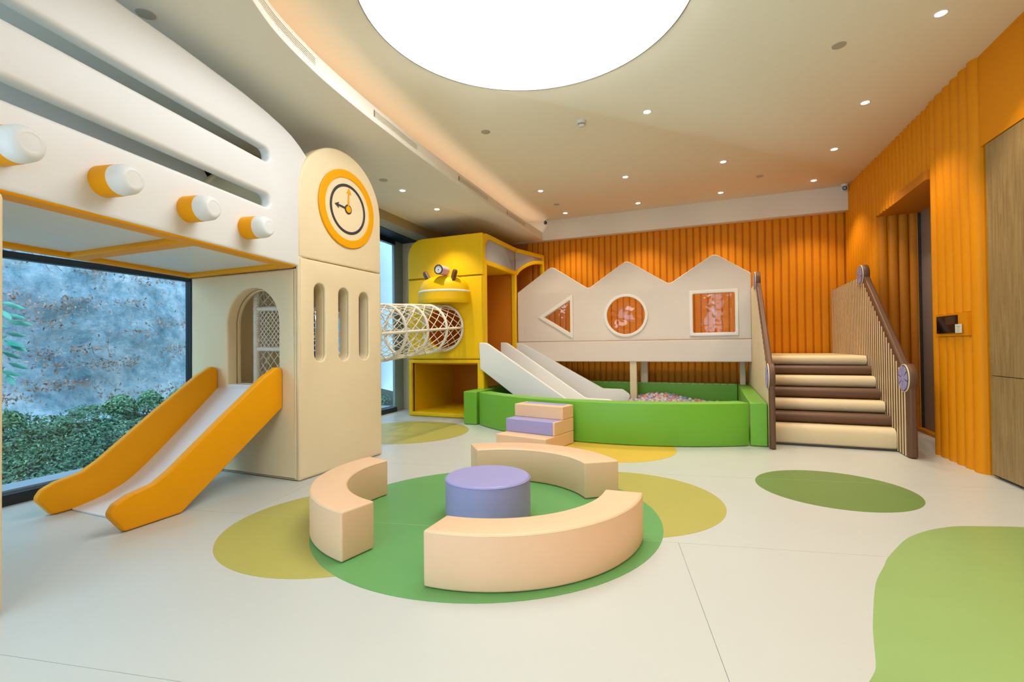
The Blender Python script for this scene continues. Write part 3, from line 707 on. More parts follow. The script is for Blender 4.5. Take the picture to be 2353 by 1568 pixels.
# clock
ck = (TX, 3.832, 2.625); ax = (1, 0, 0)
def ring(name, r0, r1, h0, h1, c, axis, m, parent, k=56):
    mb = MB(); b = min(.006, (h1-h0)*.4)
    mb.lathe([(r0, h0), (r0, h1-b), (r0+b, h1), (r1-b, h1), (r1, h1-b), (r1, h0), (r0, h0)], c, axis, k, caps=False); return mb.build(name, m, parent)
clk = ring('clock_rim', .315, .397, 0, .020, ck, ax, m_slide, tw_)
mb = MB(); mb.lathe([(.318, 0), (.318, .012), (0, .012)], ck, ax, 48, caps=False); mb.build('clock_face', m_cream, clk)
ring('clock_ring', .228, .256, .010, .018, ck, ax, m_dark, clk)
ring('clock_hub', .034, .050, .010, .018, ck, ax, m_dark, clk, 28)
mb = MB(); mb.lathe([(.034, .01), (.034, .020), (0, .021)], ck, ax, 28, caps=False); mb.build('hub_disc', m_slide, clk)
def hand(y0, z0, y1, z1, w_, hw, m, h, name):
    a = Vector((y0, z0)); b = Vector((y1, z1)); d = (b-a).normalized(); n_ = Vector((-d.y, d.x)); c = b-d*hw*1.5
    pts = [a+n_*w_, a-n_*w_, c-n_*w_, c-n_*hw-d*.012, b, c+n_*hw-d*.012, c+n_*w_]
    panel(name, [tuple(p) for p in pts], [], 0, .006, (TX+h, 0, 0), Y3, Z3, m, clk, bev=.0015, res=1)
hand(3.832, 2.66, 3.842, 2.848, .010, .034, m_slide, .0125, 'minute_hand')
hand(3.79, 2.63, 3.640, 2.640, .010, .032, m_dark, .0125, 'hour_hand')

# rope cage seen through the arch
rc = empty('rope_cage', (-4.05, 3.6, .85), 'cord wrapped rope cage standing inside the arch of the clock tower', 'rope net')
mb = MB(); mb.tube([(-4.235, 3.42, .85), (-4.238, 3.42, 1.93)], .030, 10)
for k in range(60):
    mb.lathe([(.030, 0), (.035, .004), (.030, .009)], (-4.236, 3.42, .86+k*.0178), k=10, caps=False)
mb.build('post', m_rope, rc)
for z_ in (1.605, 1.20):
    mb = MB(); mb.tube([(-4.236, 3.42, z_), (-3.60, 3.44, z_-.01)], .022, 8); mb.tube([(-4.236, 3.42, z_+.002), (-4.36, 3.62, z_)], .020, 8); mb.build('rail', m_rope, rc)
mb = MB(); mb.tube([(-4.39, 3.70, .862), (-4.30, 3.45, .862), (-4.22, 3.40, .864), (-3.95, 3.46, .862), (-3.62, 3.5, .86)], .028, 8); mb.build('base_ring', m_rope, rc)
def net2d(f, u0, u1, v0, v1, cu, cv_, r, diag=True):
    """knotted net between parameters; f(u,v)->point"""
    mb = MB(); nu = max(2, round((u1-u0)/cu)); nv = max(2, round((v1-v0)/cv_))
    for s in (1, -1):
        for i in range(-nv, nu+nv+1):
            pts = []
            for k in range(nv+1):
                a = i+s*k
                if 0 <= a <= nu: pts.append(f(u0+(u1-u0)*a/nu, v0+(v1-v0)*k/nv))
                elif pts: break
            if len(pts) > 1: mb.tube(pts, r, 4, caps=False)
    for i in range(nu+1):
        for k in range(nv+1):
            if (i+k) % 1 == 0:
                c = f(u0+(u1-u0)*i/nu, v0+(v1-v0)*k/nv); mb.sphere(c, r*1.7, 5, 3)
    return mb
mb = net2d(lambda u, v: (u, 3.43+.004*math.sin(40*u), v), -4.22, -3.62, 1.21, 1.595, .055, .055, .0055); mb.build('tight_net', m_rope, rc)
mb = net2d(lambda u, v: (u, 3.44, v), -4.22, -3.62, .87, 1.19, .10, .107, .0045); mb.build('loose_net', m_rope, rc)
mb = net2d(lambda u, v: (u, 3.44, v), -4.22, -3.62, 1.62, 1.92, .12, .10, .0045); mb.build('loose_net', m_rope, rc)
mb = net2d(lambda u, v: (-4.236-.145*u-.03*math.sin(v*9), 3.42+.26*u, v), 0, 1, .87, 1.92, .34, .105, .011); mb.tube([(-4.36, 3.62, .86), (-4.40, 3.64, 1.2), (-4.35, 3.62, 1.6), (-4.33, 3.6, 1.93)], .016, 6); mb.build('side_net', m_rope, rc)

# ================================================================== WHITE BRIDGE
BA = Vector((-3.44, 3.2, 0)); bd = Vector((math.sin(R_(11.6)), -math.cos(R_(11.6)), 0)); bn = Vector((bd.y, -bd.x, 0))  # bn points into the bridge (-x)
if bn.x > 0: bn = -bn
br = empty('play_bridge', (-3.9, 1.8, 1.94), 'white padded bridge with long slots and yellow pegs, top left', 'play bridge')
outl = [(-.155, 1.948), (3.3, 1.948), (3.3, 3.215), (1.2, 3.214), (.647, 3.195), (.40, 3.172), (.194, 3.142), (.06, 3.108), (-.05, 3.06), (-.155, 3.0)]
W_ = bd.cross(Vector(Z3))
t_in = (-.10, 0) if W_.x > 0 else (0, .10)
panel('guard_panel', roundpoly(outl, [.0, 0, 0, 0, .3, .3, .3, .2, .2, 0], 4), [slot(.352, 3.1, 2.371, 2.482), slot(.352, 3.1, 2.750, 2.862)], t_in[0], t_in[1], BA, bd, Z3, m_white, br, bev=.026)
tb = (-.10, 0) if W_.x > 0 else (0, .10)
panel('back_guard_panel', roundpoly([(-.56, 2.0), (3.3, 2.0), (3.3, 3.20), (.2, 3.20), (-.2, 3.18), (-.42, 3.11), (-.56, 2.95)], [0, 0, 0, .3, .2, .12, .08], 4), [], tb[0], tb[1], BA+bn*1.40, bd, Z3, m_white, br, bev=.026)
def bpt(u, n_, z_): p = BA+bd*u+bn*n_; return (p.x, p.y, z_)
def bbox(u0, u1, n0, n1, z0, z1, r, name, m):
    Tm = Matrix((( bd.x, bn.x, 0, BA.x), (bd.y, bn.y, 0, BA.y), (0, 0, 1, 0), (0, 0, 0, 1)))
    mb = MB(); mb.rbox(u0, u1, n0, n1, z0, z1, r, Tm); 
    if Tm.to_3x3().determinant() < 0: mb.f = [f[::-1] for f in mb.f]
    return mb.build(name, m, br)
bbox(-.33, 3.3, .13, 1.48, 1.975, 2.05, .01, 'deck', m_white)
bbox(.0, 3.3, .012, .15, 1.938, 1.985, .016, 'edge_bolster', m_slide)
bbox(-.33, 3.3, 1.41, 1.50, 1.938, 1.985, .016, 'edge_bolster', m_slide)
def trim_bar(p, q, w_, name='edge_bolster'):
    p = Vector(p); q = Vector(q); d = (q-p); L = d.length; a = math.atan2(d.y, d.x)
    mb = MB(); mb.rbox(0, L, -w_/2, w_/2, 1.934, 1.983, .016, Matrix.Translation((p.x, p.y, 0)) @ Matrix.Rotation(a, 4, 'Z')); return mb.build(name, m_slide, br)
trim_bar((-3.47, 3.165, 0), (-4.95, 3.19, 0), .075)
trim_bar((-3.30, 2.165, 0), (-4.72, 2.15, 0), .13)
for k, (u, z_) in enumerate(((2.165, 2.138), (1.69, 2.138), (1.15, 2.136), (.628, 2.138))):
    c = BA+bd*u+Vector((0, 0, z_)); n_ = -bn
    mb = MB(); mb.lathe([(.086, -.01), (.085, .095), (.082, .115)], c, n_, 28); pg = mb.build('peg', m_slide, br, label='amber peg with a white cap')
    mb = MB(); mb.lathe([(.0825, .112), (.0835, .13), (.080, .170), (.066, .198), (.045, .208), (.040, .205), (.0, .206)], c, n_, 28, caps=False); mb.build('peg_cap', m_white, pg)
# near support leg of the bridge: an upright padded panel at the left picture edge
mb = MB(); mb.rbox(-4.4, -2.975, .98, 1.10, .004, 1.935, .03); mb.build('support_panel', m_cream, br)

# ================================================================== AMBER SLIDE
sl = empty('amber_slide', (-4.0, 2.6, 0), 'amber sided slide with white bed coming out of the tower arch', 'slide')
prof = [(1.895, .004), (1.80, .14), (1.84, .20), (1.92, .236), (2.08, .268), (2.19, .335), (2.60, .655), (3.0, .955), (3.14, 1.034), (3.19, 1.02), (3.2, .97), (3.2, .66), (2.27, .004)]
pr = roundpoly(prof, [.03, .06, .05, .05, .15, .25, 0, .1, .04, .03, 0, .03, .03], 5)
def slide_side(x0, x1, slant):
    # plane slightly splayed: x = x0 + slant*(y-1.9)
    U = Vector((slant, 1, 0)).normalized(); sc_ = math.sqrt(1+slant*slant)
    panel('side_panel', [((a-1.9)*sc_, b) for a, b in pr], [], 0, .065, (x0, 1.9, 0), U, Z3, m_slide, sl, bev=.016)
slide_side(-3.572-.065, 0, -.048); slide_side(-4.445-.065, 0, -.048)
bed = [(2.015, .012), (2.28, .075), (2.55, .24), (3.21, .83)]
bs = [tuple(v) for v in edge_smooth(bed, 6)]
mb = MB()
for (a, b), (c, d) in zip(bs[:-1], bs[1:]):
    xa0, xa1 = -4.45-.048*(a-1.9), -3.60-.048*(a-1.9); xc0, xc1 = -4.45-.048*(c-1.9), -3.60-.048*(c-1.9)
    mb.add([(xa0, a, b), (xa1, a, b), (xc1, c, d), (xc0, c, d)], [(0, 1, 2, 3)], True)
    mb.add([(xa0, a, max(.002, b-.03)), (xa1, a, max(.002, b-.03)), (xc1, c, d-.03), (xc0, c, d-.03)], [(3, 2, 1, 0)], True)
a, b = bs[0]; mb.quad((-4.45, a, .002), (-3.60, a, .002), (-3.60, a, b), (-4.45, a, b))
mb.build('slide_bed', m_slideb, sl)

# ================================================================== ROPE TUNNEL
rt = empty('rope_tunnel', (-4.2, 5.6, 1.1), 'white rope net crawl tunnel between clock tower and yellow playhouse', 'rope tunnel')
TR = .385
def tc_(y_): t = (y_-4.3)/(7.0-4.3); return Vector((-4.205, y_, 1.335+(1.525-1.335)*t))
def tp(a, y_, r=TR):
    c = tc_(y_); return (c.x+r*math.cos(a), y_, c.z+r*math.sin(a))
for y_ in (4.3, 4.84, 5.38, 5.92, 6.46, 6.97):
    mb = MB(); mb.tube([tp(R_(a), y_) for a in range(0, 360, 10)], .022, 8, closed=True); mb.build('ring', m_rope, rt)
for a in (90, 0, 180, 270):
    mb = MB(); mb.tube([tp(R_(a), 4.3+(2.68)*i/10) for i in range(11)], .020, 8); mb.build('rail', m_rope, rt)
mb = MB(); NA, NY = 15, 22
for s in (1, -1):
    for i in range(NA):
        pts = [tp((i+s*k*.5)*2*math.pi/NA, 4.3+2.68*k/NY, TR-.003-.018*math.sin(math.pi*((k*2.68/NY) % .54)/.54)) for k in range(NY+1)]
        mb.tube(pts, .0068, 4, caps=False)
for k in range(NY+1):
    for i in range(NA):
        mb.sphere(tp((i+(.5 if k % 2 else 0))*2*math.pi/NA, 4.3+2.68*k/NY, TR-.003-.018*math.sin(math.pi*((k*2.68/NY) % .54)/.54)), .0125, 5, 3)
mb.build('net', m_rope, rt)

# ================================================================== YELLOW PLAYHOUSE
YF = 7.0; YX0, YX1 = -4.925, -3.45
yh = empty('yellow_playhouse', (-4.2, 7.8, 0), 'tall yellow padded playhouse with netted side and creature face over the tunnel', 'playhouse')
panel('front_panel', rrect(YX0, YX1-.005, .992, 2.378, .008, 2), [arc(-4.205, 1.53, .368, 0, 360, 48)[:-1]], -.1, 0, (0, YF, 0), X3, Z3, m_yellow, yh, bev=.016)
topo = [(YX0, 2.384), (YX1, 2.384), (YX1, 3.09), (YX0, 3.09)]
panel('upper_front_panel', roundpoly(topo, [.008, .008, .04, .42], 10), [], -.1, 0, (0, YF, 0), X3, Z3, m_yellow, yh, bev=.018)
# lower cubby frame
panel('cubby_frame', rrect(YX0, YX1, .004, .984, .01, 2), [[(YX0+.065, .075), (YX1-.12, .075), (YX1-.12, .925), (YX0+.065, .925)]], -.1, 0, (0, YF, 0), X3, Z3, m_yellow, yh, bev=.016)
bx('cubby_side', (YX0+.02, YX0+.065, YF+.05, 8.45, .03, .96), m_yellow, yh)
bx('cubby_side', (YX1-.10, YX1-.05, YF+1.0, 8.45, .03, .96), m_yellow, yh)
rb('cubby_floor', (YX0+.02, YX1-.06, YF+.08, 8.45, .004, .078), m_yellow, yh, r=.01)
bx('cubby_back', (YX0+.02, YX1-.05, 8.42, 8.47, .03, .96), m_orange_d, yh)
rb('deck', (YX0+.02, YX1-.02, YF+.1, 8.5, .90, .99), m_orange_d, yh, r=.01)
# inside lining
bx('lining', (YX0+.01, YX0+.06, YF+.05, 9.4, .99, 3.0), m_orange_d, yh)
rb('lining', (YX0+.06, -4.22, 8.44, 8.49, .99, 2.58), m_orange_d, yh, r=.008)
rb('lining', (-4.215, YX1-.10, 8.44, 8.49, .99, 2.58), m_orange_d, yh, r=.008)
bx('inner_ceiling', (YX0+.06, YX1-.02, YF+.1, 8.6, 2.60, 2.66), m_yellow, yh)
rb('lining', (-4.9, -3.48, 9.36, 9.42, 0, 3.0), m_orange_d, yh, r=.008)
# posts
rb('corner_post', (YX1-.11, YX1-.003, YF+.05, YF+.17, .985, 2.62), m_yellow, yh, r=.012)
rb('corner_post', (YX1-.11, YX1-.003, YF+.05, YF+.17, .0, .985), m_yellow, yh, r=.012)
rb('corner_post', (YX1-.085, YX1, 8.40, 8.485, .96, 2.60), m_yellow, yh, r=.015)
# roof (rounded toward the window side)
rf = MB(); S_ = [(YX0+.02, 2.40)]+arc(YX0+.44, 2.65, .42, 180, 90, 10)+[(YX1-.02, 3.07)]
for (a0, b0), (a1, b1) in zip(S_[:-1], S_[1:]):
    rf.add([(a0, YF+.05, b0), (a1, YF+.05, b1), (a1, 9.40, b1), (a0, 9.40, b0)], [(3, 2, 1, 0)], True)
rf.build('roof', m_yellow, yh)
# side frames: straight part then a slightly turned arched part
so = roundpoly([(YF-.01, 2.575), (8.50, 2.575), (8.50, 3.10), (YF-.01, 3.10)], [.01, .0, .0, .12], 8)
sh = roundpoly([(YF+.10, 2.665), (8.50-.0, 2.665), (8.50-.0, 3.035), (YF+.10, 3.035)], [.01, 0, 0, .26], 10)
panel('side_frame', [(YF-.005, 2.575), (8.50, 2.575), (8.50, 2.655), (YF+.10, 2.655), (YF+.10, 2.78)]+arc(YF+.33, 2.80, .23, 180, 90, 8)+[(8.50, 3.03), (8.50, 3.105), (YF+.18, 3.105)]+arc(YF+.18, 2.92, .185, 90, 180, 8), [], -.085, .0, (YX1+.004, 0, 0), Y3, Z3, m_yellow, yh, bev=.018)
PA = Vector((YX1, 8.50, 0)); pe = Vector((-3.20, 9.42, 0)); pu = (pe-PA).normalized(); PL = (pe-PA).length
arcf = [(.0, 2.575)]+[( .03+ (PL-.09)*t, 2.60+.30*math.sin(t*math.pi/2)**.8) for t in [i/12 for i in range(1, 13)]]
inner = [(x_, z_+.075) for x_, z_ in arcf[1:]]
panel('arched_frame', [(0, 2.575)]+arcf[1:]+[(PL-.055, 2.62), (PL, 2.62), (PL, 3.105), (0, 3.105), (0, 3.03), (PL-.055, 3.03), (PL-.055, 2.975)]+[(x_, z_) for x_, z_ in reversed(inner[:-1])]+[(0, 2.655)], [], -.085, 0, PA, pu, Z3, m_yellow, yh, bev=.015)
def netpanel(f, u0, u1, low, high, name):
    mb = MB(); c = .034
    nu = int((u1-u0)/c)
    for s in (1, -1):
        for i in range(-22, nu+22):
            pts = []
            for k in range(0, 24):
                u = u0+(i+s*k)*c*.62; v = 2.60+k*.0215
                if u0 <= u <= u1 and low(u) <= v <= high(u): pts.append(f(u, v))
                elif pts: break
            if len(pts) > 1: mb.tube(pts, .0036, 3, caps=False)
    return mb.build(name, m_mesh, yh)
netpanel(lambda u, v: (YX1-.04, u, v), YF+.09, 8.50, lambda u: 2.64, lambda u: 3.045 if u > YF+.33 else 2.80+math.sqrt(max(0, .24**2-(u-YF-.33)**2)), 'side_net')
def flow(u):
    t = max(0, min(1, (u-.03)/(PL-.09))); return 2.66+.30*math.sin(t*math.pi/2)**.8
netpanel(lambda u, v: tuple(PA+pu*u+Vector((-.035, 0, v))), 0, PL-.05, flow, lambda u: 3.045, 'side_net')
rb('pillar', (YX1-.07, YX1-.005, 8.50, 8.54, .0, .96), m_orange_d, yh, r=.01)
# creature head over the tunnel
hc = Vector((-4.165, YF, 1.94)); hrx, hry = .480, .40
def dome(z0, z1, r0f, r1f, name, m, n=6, prof=None):
    mb = MB(); k = 28; vs = []; P = prof
    for (rf_, zz) in P:
        vs += [(hc.x+hrx*rf_*math.cos(math.pi*j/k), hc.y-hry*rf_*math.sin(math.pi*j/k), zz) for j in range(k+1)]
    fs = [(i*(k+1)+j, i*(k+1)+j+1, (i+1)*(k+1)+j+1, (i+1)*(k+1)+j) for i in range(len(P)-1) for j in range(k)]
    mb.add(vs, fs, True)
    mb.add(vs[:k+1], [tuple(range(k+1))])
    return mb.build(name, m, yh)
band = dome(0, 0, 0, 0, 'creature_head', m_yellow, prof=[(.97, 1.93), (1.0, 1.945), (1.0, 2.0), (.985, 2.115)])
st = dome(0, 0, 0, 0, 'stripe', m_white, prof=[(.985, 2.112), (.99, 2.114), (.985, 2.142), (.97, 2.144)])
st.parent = band; st.matrix_parent_inverse = Matrix.Identity(4)
dm = dome(0, 0, 0, 0, 'dome', m_yellow, prof=[(.972, 2.14), (.95, 2.19), (.90, 2.25), (.81, 2.31), (.68, 2.355), (.50, 2.385), (.28, 2.40), (.05, 2.405)])
dm.parent = band; dm.matrix_parent_inverse = Matrix.Identity(4)
def child_fix(o, p):
    o.parent = p; o.matrix_parent_inverse = Matrix.Identity(4); return o
def ear(cx, cz, ang_, yaw):
    o = [(-.050, -.03), (.050, -.03)]+arc(0, .135, .050, 0, 180, 8)
    U = Vector((math.cos(R_(yaw))*math.cos(R_(ang_)), -math.sin(R_(yaw))*math.cos(R_(ang_)), math.sin(R_(ang_)))); 
    V = Vector((-math.sin(R_(ang_)), 0, math.cos(R_(ang_)))); V = (V-U*V.dot(U)).normalized()
    child_fix(panel('ear', o, [], -.028, .028, (cx, YF-.20, cz), U, V, m_brown, yh, bev=.012), band)
ear(-4.36, 2.315, 27, 35); ear(-3.905, 2.300, -16, 35)
ec = Vector((-4.06, YF-.16, 2.462)); ed = Vector((-.02, -1, 0)).normalized()
mb = MB(); mb.lathe([(.078, 0), (.078, .20), (.076, .215)], ec, ed, 28); child_fix(mb.build('eye_tube', m_pinkc, yh), band)
mb = MB(); mb.lathe([(.062, .213), (.080, .213), (.082, .218), (.080, .226), (.062, .226), (.060, .216)], ec, ed, 28, caps=False); child_fix(mb.build('eye_rim', m_dark, yh), band)
mb = MB(); mb.lathe([(.062, .214), (.062, .220), (0, .221)], ec, ed, 28, caps=False); child_fix(mb.build('eye_white', m_white, yh), band)
mb = MB(); mb.lathe([(.010, .219), (.010, .225), (0, .226)], ec, ed, 14, caps=False); child_fix(mb.build('pupil', m_dark, yh), band)

# ================================================================== HOUSE FACADE PLATFORM
HP = 8.5
hp = empty('house_platform', (-1.35, 8.6, .9), 'raised play platform behind a pale three-gabled facade with shaped windows', 'play platform')
HX0, HX1 = -3.45, .60
gab = [(HX0, 1.285), (HX1, 1.285), (HX1, 2.345), (.062, 2.705), (-.65, 2.242), (-1.365, 2.705), (-2.055, 2.240), (-2.752, 2.700), (HX0, 2.236)]
tri = [(-2.90, 1.74), (-2.405, 1.44), (-2.405, 2.04)]
panel('gabled_panel', roundpoly(gab, [.0, .0, .02, .13, .10, .13, .10, .13, .02], 7), [roundpoly(tri, .012, 3), arc(-1.389, 1.728, .334, 0, 360, 48)[:-1], rrect(-.282, .362, 1.395, 2.048, .02, 3)], -.06, 0, (0, HP, 0), X3, Z3, m_house, hp, bev=.014)
rb('base_band', (HX0, HX1, HP-.004, HP+.075, .910, 1.280), m_house, hp, r=.014)
# panel sits from HP-.0 .. HP+.06 towards -W (W = X x Z = -Y), so front face is at y = HP
def wframe(outer, inner_, pane, lab):
    f = panel('window_frame', outer, [inner_], -.002, .022, (0, HP, 0), X3, Z3, m_hframe, hp, bev=.010)
    p = panel('pane', pane, [], -.022, -.020, (0, HP, 0), X3, Z3, g_film, hp, bev=.0002, res=0)
    p.parent = f; p.matrix_parent_inverse = Matrix.Identity(4); f['label'] = lab
wframe(roundpoly([(-3.035, 1.742), (-2.345, 1.325), (-2.345, 2.155)], .02, 3), roundpoly([(-2.91, 1.74), (-2.40, 1.435), (-2.40, 2.045)], .012, 3), roundpoly([(-2.91, 1.74), (-2.40, 1.435), (-2.40, 2.045)], .012, 3), 'triangular window frame')
wframe(arc(-1.389, 1.728, .384, 0, 360, 48)[:-1], arc(-1.389, 1.728, .330, 0, 360, 48)[:-1], arc(-1.389, 1.728, .332, 0, 360, 48)[:-1], 'round window frame')
wframe(rrect(-.335, .413, 1.340, 2.103, .012, 2), rrect(-.280, .360, 1.397, 2.046, .02, 3), rrect(-.282, .362, 1.395, 2.048, .02, 3), 'square window frame')
rb('deck', (HX0, HX1, HP+.08, 9.46, .94, 1.03), m_house, hp, r=.01)
rb('post', (-1.335, -1.215, 8.52, 8.62, .02, .94), m_pwood, hp, r=.012)
rb('post', (-1.205, -1.075, 8.93, 9.02, .5, .94), m_pwood, hp, r=.012)
rb('post', (.44, .53, 8.95, 9.05, .5, .94), m_pwood, hp, r=.012)
# side return at left end
# ================================================================== WHITE DOUBLE SLIDE
ws = empty('white_double_slide', (-2.6, 7.7, 0), 'white double slide running from the yellow playhouse into the ball pit', 'slide')
def wside(y0, pts, rads, th=.055):
    panel('side_panel', roundpoly(pts, rads, 6), [], -th, 0, (0, y0, 0), X3, Z3, m_white, ws, bev=.014)
wside(6.93, [(-3.50, 1.268), (-3.36, 1.262), (-1.98, .362), (-1.55, .352), (-1.44, .26), (-1.50, .10), (-2.42, .10), (-3.485, .84)], [.02, .12, .15, .05, .05, .05, .1, .03])
wside(7.70, [(-3.46, 1.272), (-3.34, 1.268), (-1.93, .335), (-1.53, .325), (-1.40, .25), (-1.46, .10), (-2.4, .10), (-3.46, .84)], [.02, .12, .12, .08, .06, .05, .1, .03])
wside(8.44, [(-3.47, 1.272), (-3.32, 1.250), (-1.80, .435), (-1.45, .430), (-1.315, .33), (-1.365, .16), (-2.3, .12), (-3.47, .90)], [.02, .12, .08, .10, .08, .08, .1, .03])
for (y0, y1) in ((6.985, 7.70), (7.755, 8.40)):
    mb = MB(); bb = [(-3.46, .99), (-3.38, .97), (-2.05, .20), (-1.75, .13), (-1.46, .12)]
    S2 = [tuple(v) for v in edge_smooth(bb, 5)]
    for (a, b), (c, d) in zip(S2[:-1], S2[1:]):
        mb.add([(a, y0, b), (c, y0, d), (c, y1, d), (a, y1, b)], [(0, 1, 2, 3)], True); mb.add([(a, y0, b-.03), (c, y0, d-.03), (c, y1, d-.03), (a, y1, b-.03)], [(3, 2, 1, 0)], True)
    mb.build('slide_bed', m_slideb, ws)

# ================================================================== BALL PIT
bp_ = empty('ball_pit', (-1.4, 7.4, 0), 'green padded ball pit with curved front wall', 'ball pit')
PC = (-1.28, 9.06); PRo = 3.30
# circle through the measured foot points of the wall
import_pts = [(-3.31, 6.50), (-3.08, 6.38), (-2.70, 6.13), (-1.478, 5.765), (-.368, 5.885), (.394, 6.225)]
def fitc(P):
    n = len(P); A = [[0]*3 for _ in range(3)]; B = [0]*3
    for x_, y_ in P:
        r = (2*x_, 2*y_, 1); t = x_*x_+y_*y_
        for i in range(3):
            B[i] += r[i]*t
            for j in range(3): A[i][j] += r[i]*r[j]
    s = Matrix(A).inverted() @ Vector(B); return s[0], s[1], math.sqrt(s[2]+s[0]**2+s[1]**2)
fx, fy, fr = fitc(import_pts)
a0 = math.degrees(math.atan2(6.50-fy, -3.31-fx)); a1 = math.degrees(math.atan2(6.22-fy, .394-fx))
if a0 > 0: a0 -= 360
PH = .512
n = 40; o = arc(fx, fy, fr, a0, a1, n); oi = arc(fx, fy, fr-.20, a1-.0, a0+.0, n)
panel('curved_wall', roundpoly(o+oi, [.01]+[0]*(n-1)+[.01, .01]+[0]*(n-1)+[.01], 2), [], .004, PH, (0, 0, 0), X3, Y3, m_green, bp_, bev=.016)
rb('side_wall', (-3.56, -3.335, 6.50, 8.50, .004, PH), m_green, bp_, r=.016)
rb('side_wall', (.405, .59, 6.225, 9.15, .004, PH), m_green, bp_, r=.016)
rb('back_wall', (-3.33, .40, 8.92, 9.12, .004, PH+.012), m_green, bp_, r=.016)
bx('pit_floor', (-3.33, .40, 6.6, 8.92, .0, .012), m_green, bp_)
for k in range(30):
    x_ = -3.2+k*.1195
    rb('pale_dash', (x_, x_+.085, 8.912, 8.925, PH-.010, PH+.014), m_lmat, bp_, r=.003)  # light green dashes along the back wall's top edge, at slat spacing
# balls
def surf(x_, y_):
    h = .135+.05*math.exp(-((x_+.95)/.7)**2)+.06*max(0, min(1, (y_-7.2)/1.6))
    h += .075*math.exp(-((x_+.85)/.42)**2)*max(0, min(1, (y_-8.0)/.6))
    if x_ > -.2: h -= .03*(x_+.2)
    return h
br_ = .0375; BM = {}
names = list(m_balls)
for nme in names:
    bm0 = bmesh.new(); bmesh.ops.create_icosphere(bm0, subdivisions=2, radius=br_); me = bpy.data.meshes.new('ball'); bm0.to_mesh(me); bm0.free()
    me.polygons.foreach_set('use_smooth', [True]*len(me.polygons)); me.materials.append(m_balls[nme]); BM[nme] = me
hidden = {k: MB() for k in names}
step = .066; yy = 6.35; row = 0; icos = bmesh.new(); bmesh.ops.create_icosphere(icos, subdivisions=1, radius=br_)
iv = [v.co.copy() for v in icos.verts]; icos.verts.index_update(); fi = [tuple(v.index for v in f.verts) for f in icos.faces]; icos.free()
def inpit(x_, y_):
    if not (-3.29 < x_ < .36 and y_ < 8.87): return False
    if (x_-fx)**2+(y_-fy)**2 > (fr-.245)**2: return False
    if x_ < -1.34 and y_ > 6.9 and x_ > -3.35 and y_ < 8.5: return False      # slide lanes
    if -1.40 < x_ < -1.15 and 8.46 < y_ < 8.68: return False
    return True
LAB = {'clear pearl': 'clear pearly plastic ball in the green ball pit', 'pink': 'pink plastic ball in the green ball pit', 'blue': 'blue plastic ball in the green ball pit', 'pale lilac': 'pale lilac plastic ball in the green ball pit'}
nb = 0
while yy < 8.9:
    xx = -3.3+(row % 2)*step/2
    while xx < .4:
        x_ = xx+random.uniform(-.012, .012); y_ = yy+random.uniform(-.012, .012)
        if inpit(x_, y_):
            z_ = surf(x_, y_)+random.uniform(-.02, .022)
            c = random.choices(names, (.48, .2, .14, .18))[0]
            # line of sight over the inner rim of the front wall
            L = math.hypot(x_, y_); dx, dy = x_/L, y_/L
            t = L
            while t > 1 and (dx*t-fx)**2+(dy*t-fy)**2 < (fr-.2)**2: t -= .02
            zs = CAMH+(PH-CAMH)*(L/t)
            if z_+br_*.75 > zs and x_ > -1.3:
                o = bpy.data.objects.new('pit_ball', BM[c]); o.location = (x_, y_, z_); COL.objects.link(o)
                tag(o, LAB[c], 'ball', c+' balls in the pit'); nb += 1
            else:
                hidden[c].add([(v.x+x_, v.y+y_, v.z+z_) for v in iv], fi, True)
        xx += step
    yy += step*.87; row += 1
print('balls', nb)
for c in names:
    if hidden[c].v: tag(hidden[c].build('ball_layer', m_balls[c]), 'layer of '+c+' plastic balls low inside the green pit', 'balls', kind='stuff')

# ================================================================== STAIRS
SX0, SX1 = .665, 1.865
sr_ = empty('play_stairs', (1.26, 7.4, 0), 'padded staircase of rounded cream and brown rolls up to the platform', 'stairs')
def roll(y0, z0, z1, m, name, depth=.42):
    # rounded-nose roll, full width
    r = (z1-z0)/2*.98
    o = [(y0+depth, z0), (y0+depth, z1)]+[(y0+r*1.0-r*math.sin(R_(t))*1.0, (z0+z1)/2+r*math.cos(R_(t))) for t in range(0, 181, 15)]
    mb = MB(); k = len(o)
    vs = [(SX0, a, b) for a, b in o]+[(SX1-.004, a, b) for a, b in o]
    mb.add(vs, [(i, (i+1) % k, k+(i+1) % k, k+i) for i in range(k)], True); mb.add(vs, [tuple(range(k-1, -1, -1)), tuple(range(k, 2*k))])
    return mb.build(name, m, sr_)
rb('base_strip', (SX0, SX1, 6.45, 6.9, .0, .022), m_dark, sr_, r=.004)
rolls = [(6.44, .022, .245, m_tan, .06), (6.60, .245, .368, m_brown, 0), (6.79, .368, .512, m_tan, 0), (6.955, .512, .640, m_brown, 0), (7.125, .640, .785, m_tan, 0), (7.29, .785, .905, m_brown, 0), (7.47, .905, 1.035, m_tan, 0)]
for k, (y0, z0, z1, m, _) in enumerate(rolls):
    if k == 0:
        o = [(6.95, z0), (6.95, z1)]+[(y0+.075-.075*math.sin(R_(t)), z1-.075+.075*math.cos(R_(t))) for t in range(0, 91, 15)]+[(y0, z0+.03)]+[(y0+.02, z0)]
        mb = MB(); kk = len(o); vs = [(SX0, a, b) for a, b in o]+[(SX1-.004, a, b) for a, b in o]
        mb.add(vs, [(i, (i+1) % kk, kk+(i+1) % kk, kk+i) for i in range(kk)], True); mb.add(vs, [tuple(range(kk-1, -1, -1)), tuple(range(kk, 2*kk))]); mb.build('tread_roll', m, sr_, label='bottom cream roll')
    else: roll(y0, z0, z1, m, 'tread_roll', .45 if k < 6 else 1.02).__setitem__('label', 'cream roll' if m is m_tan else 'brown roll')
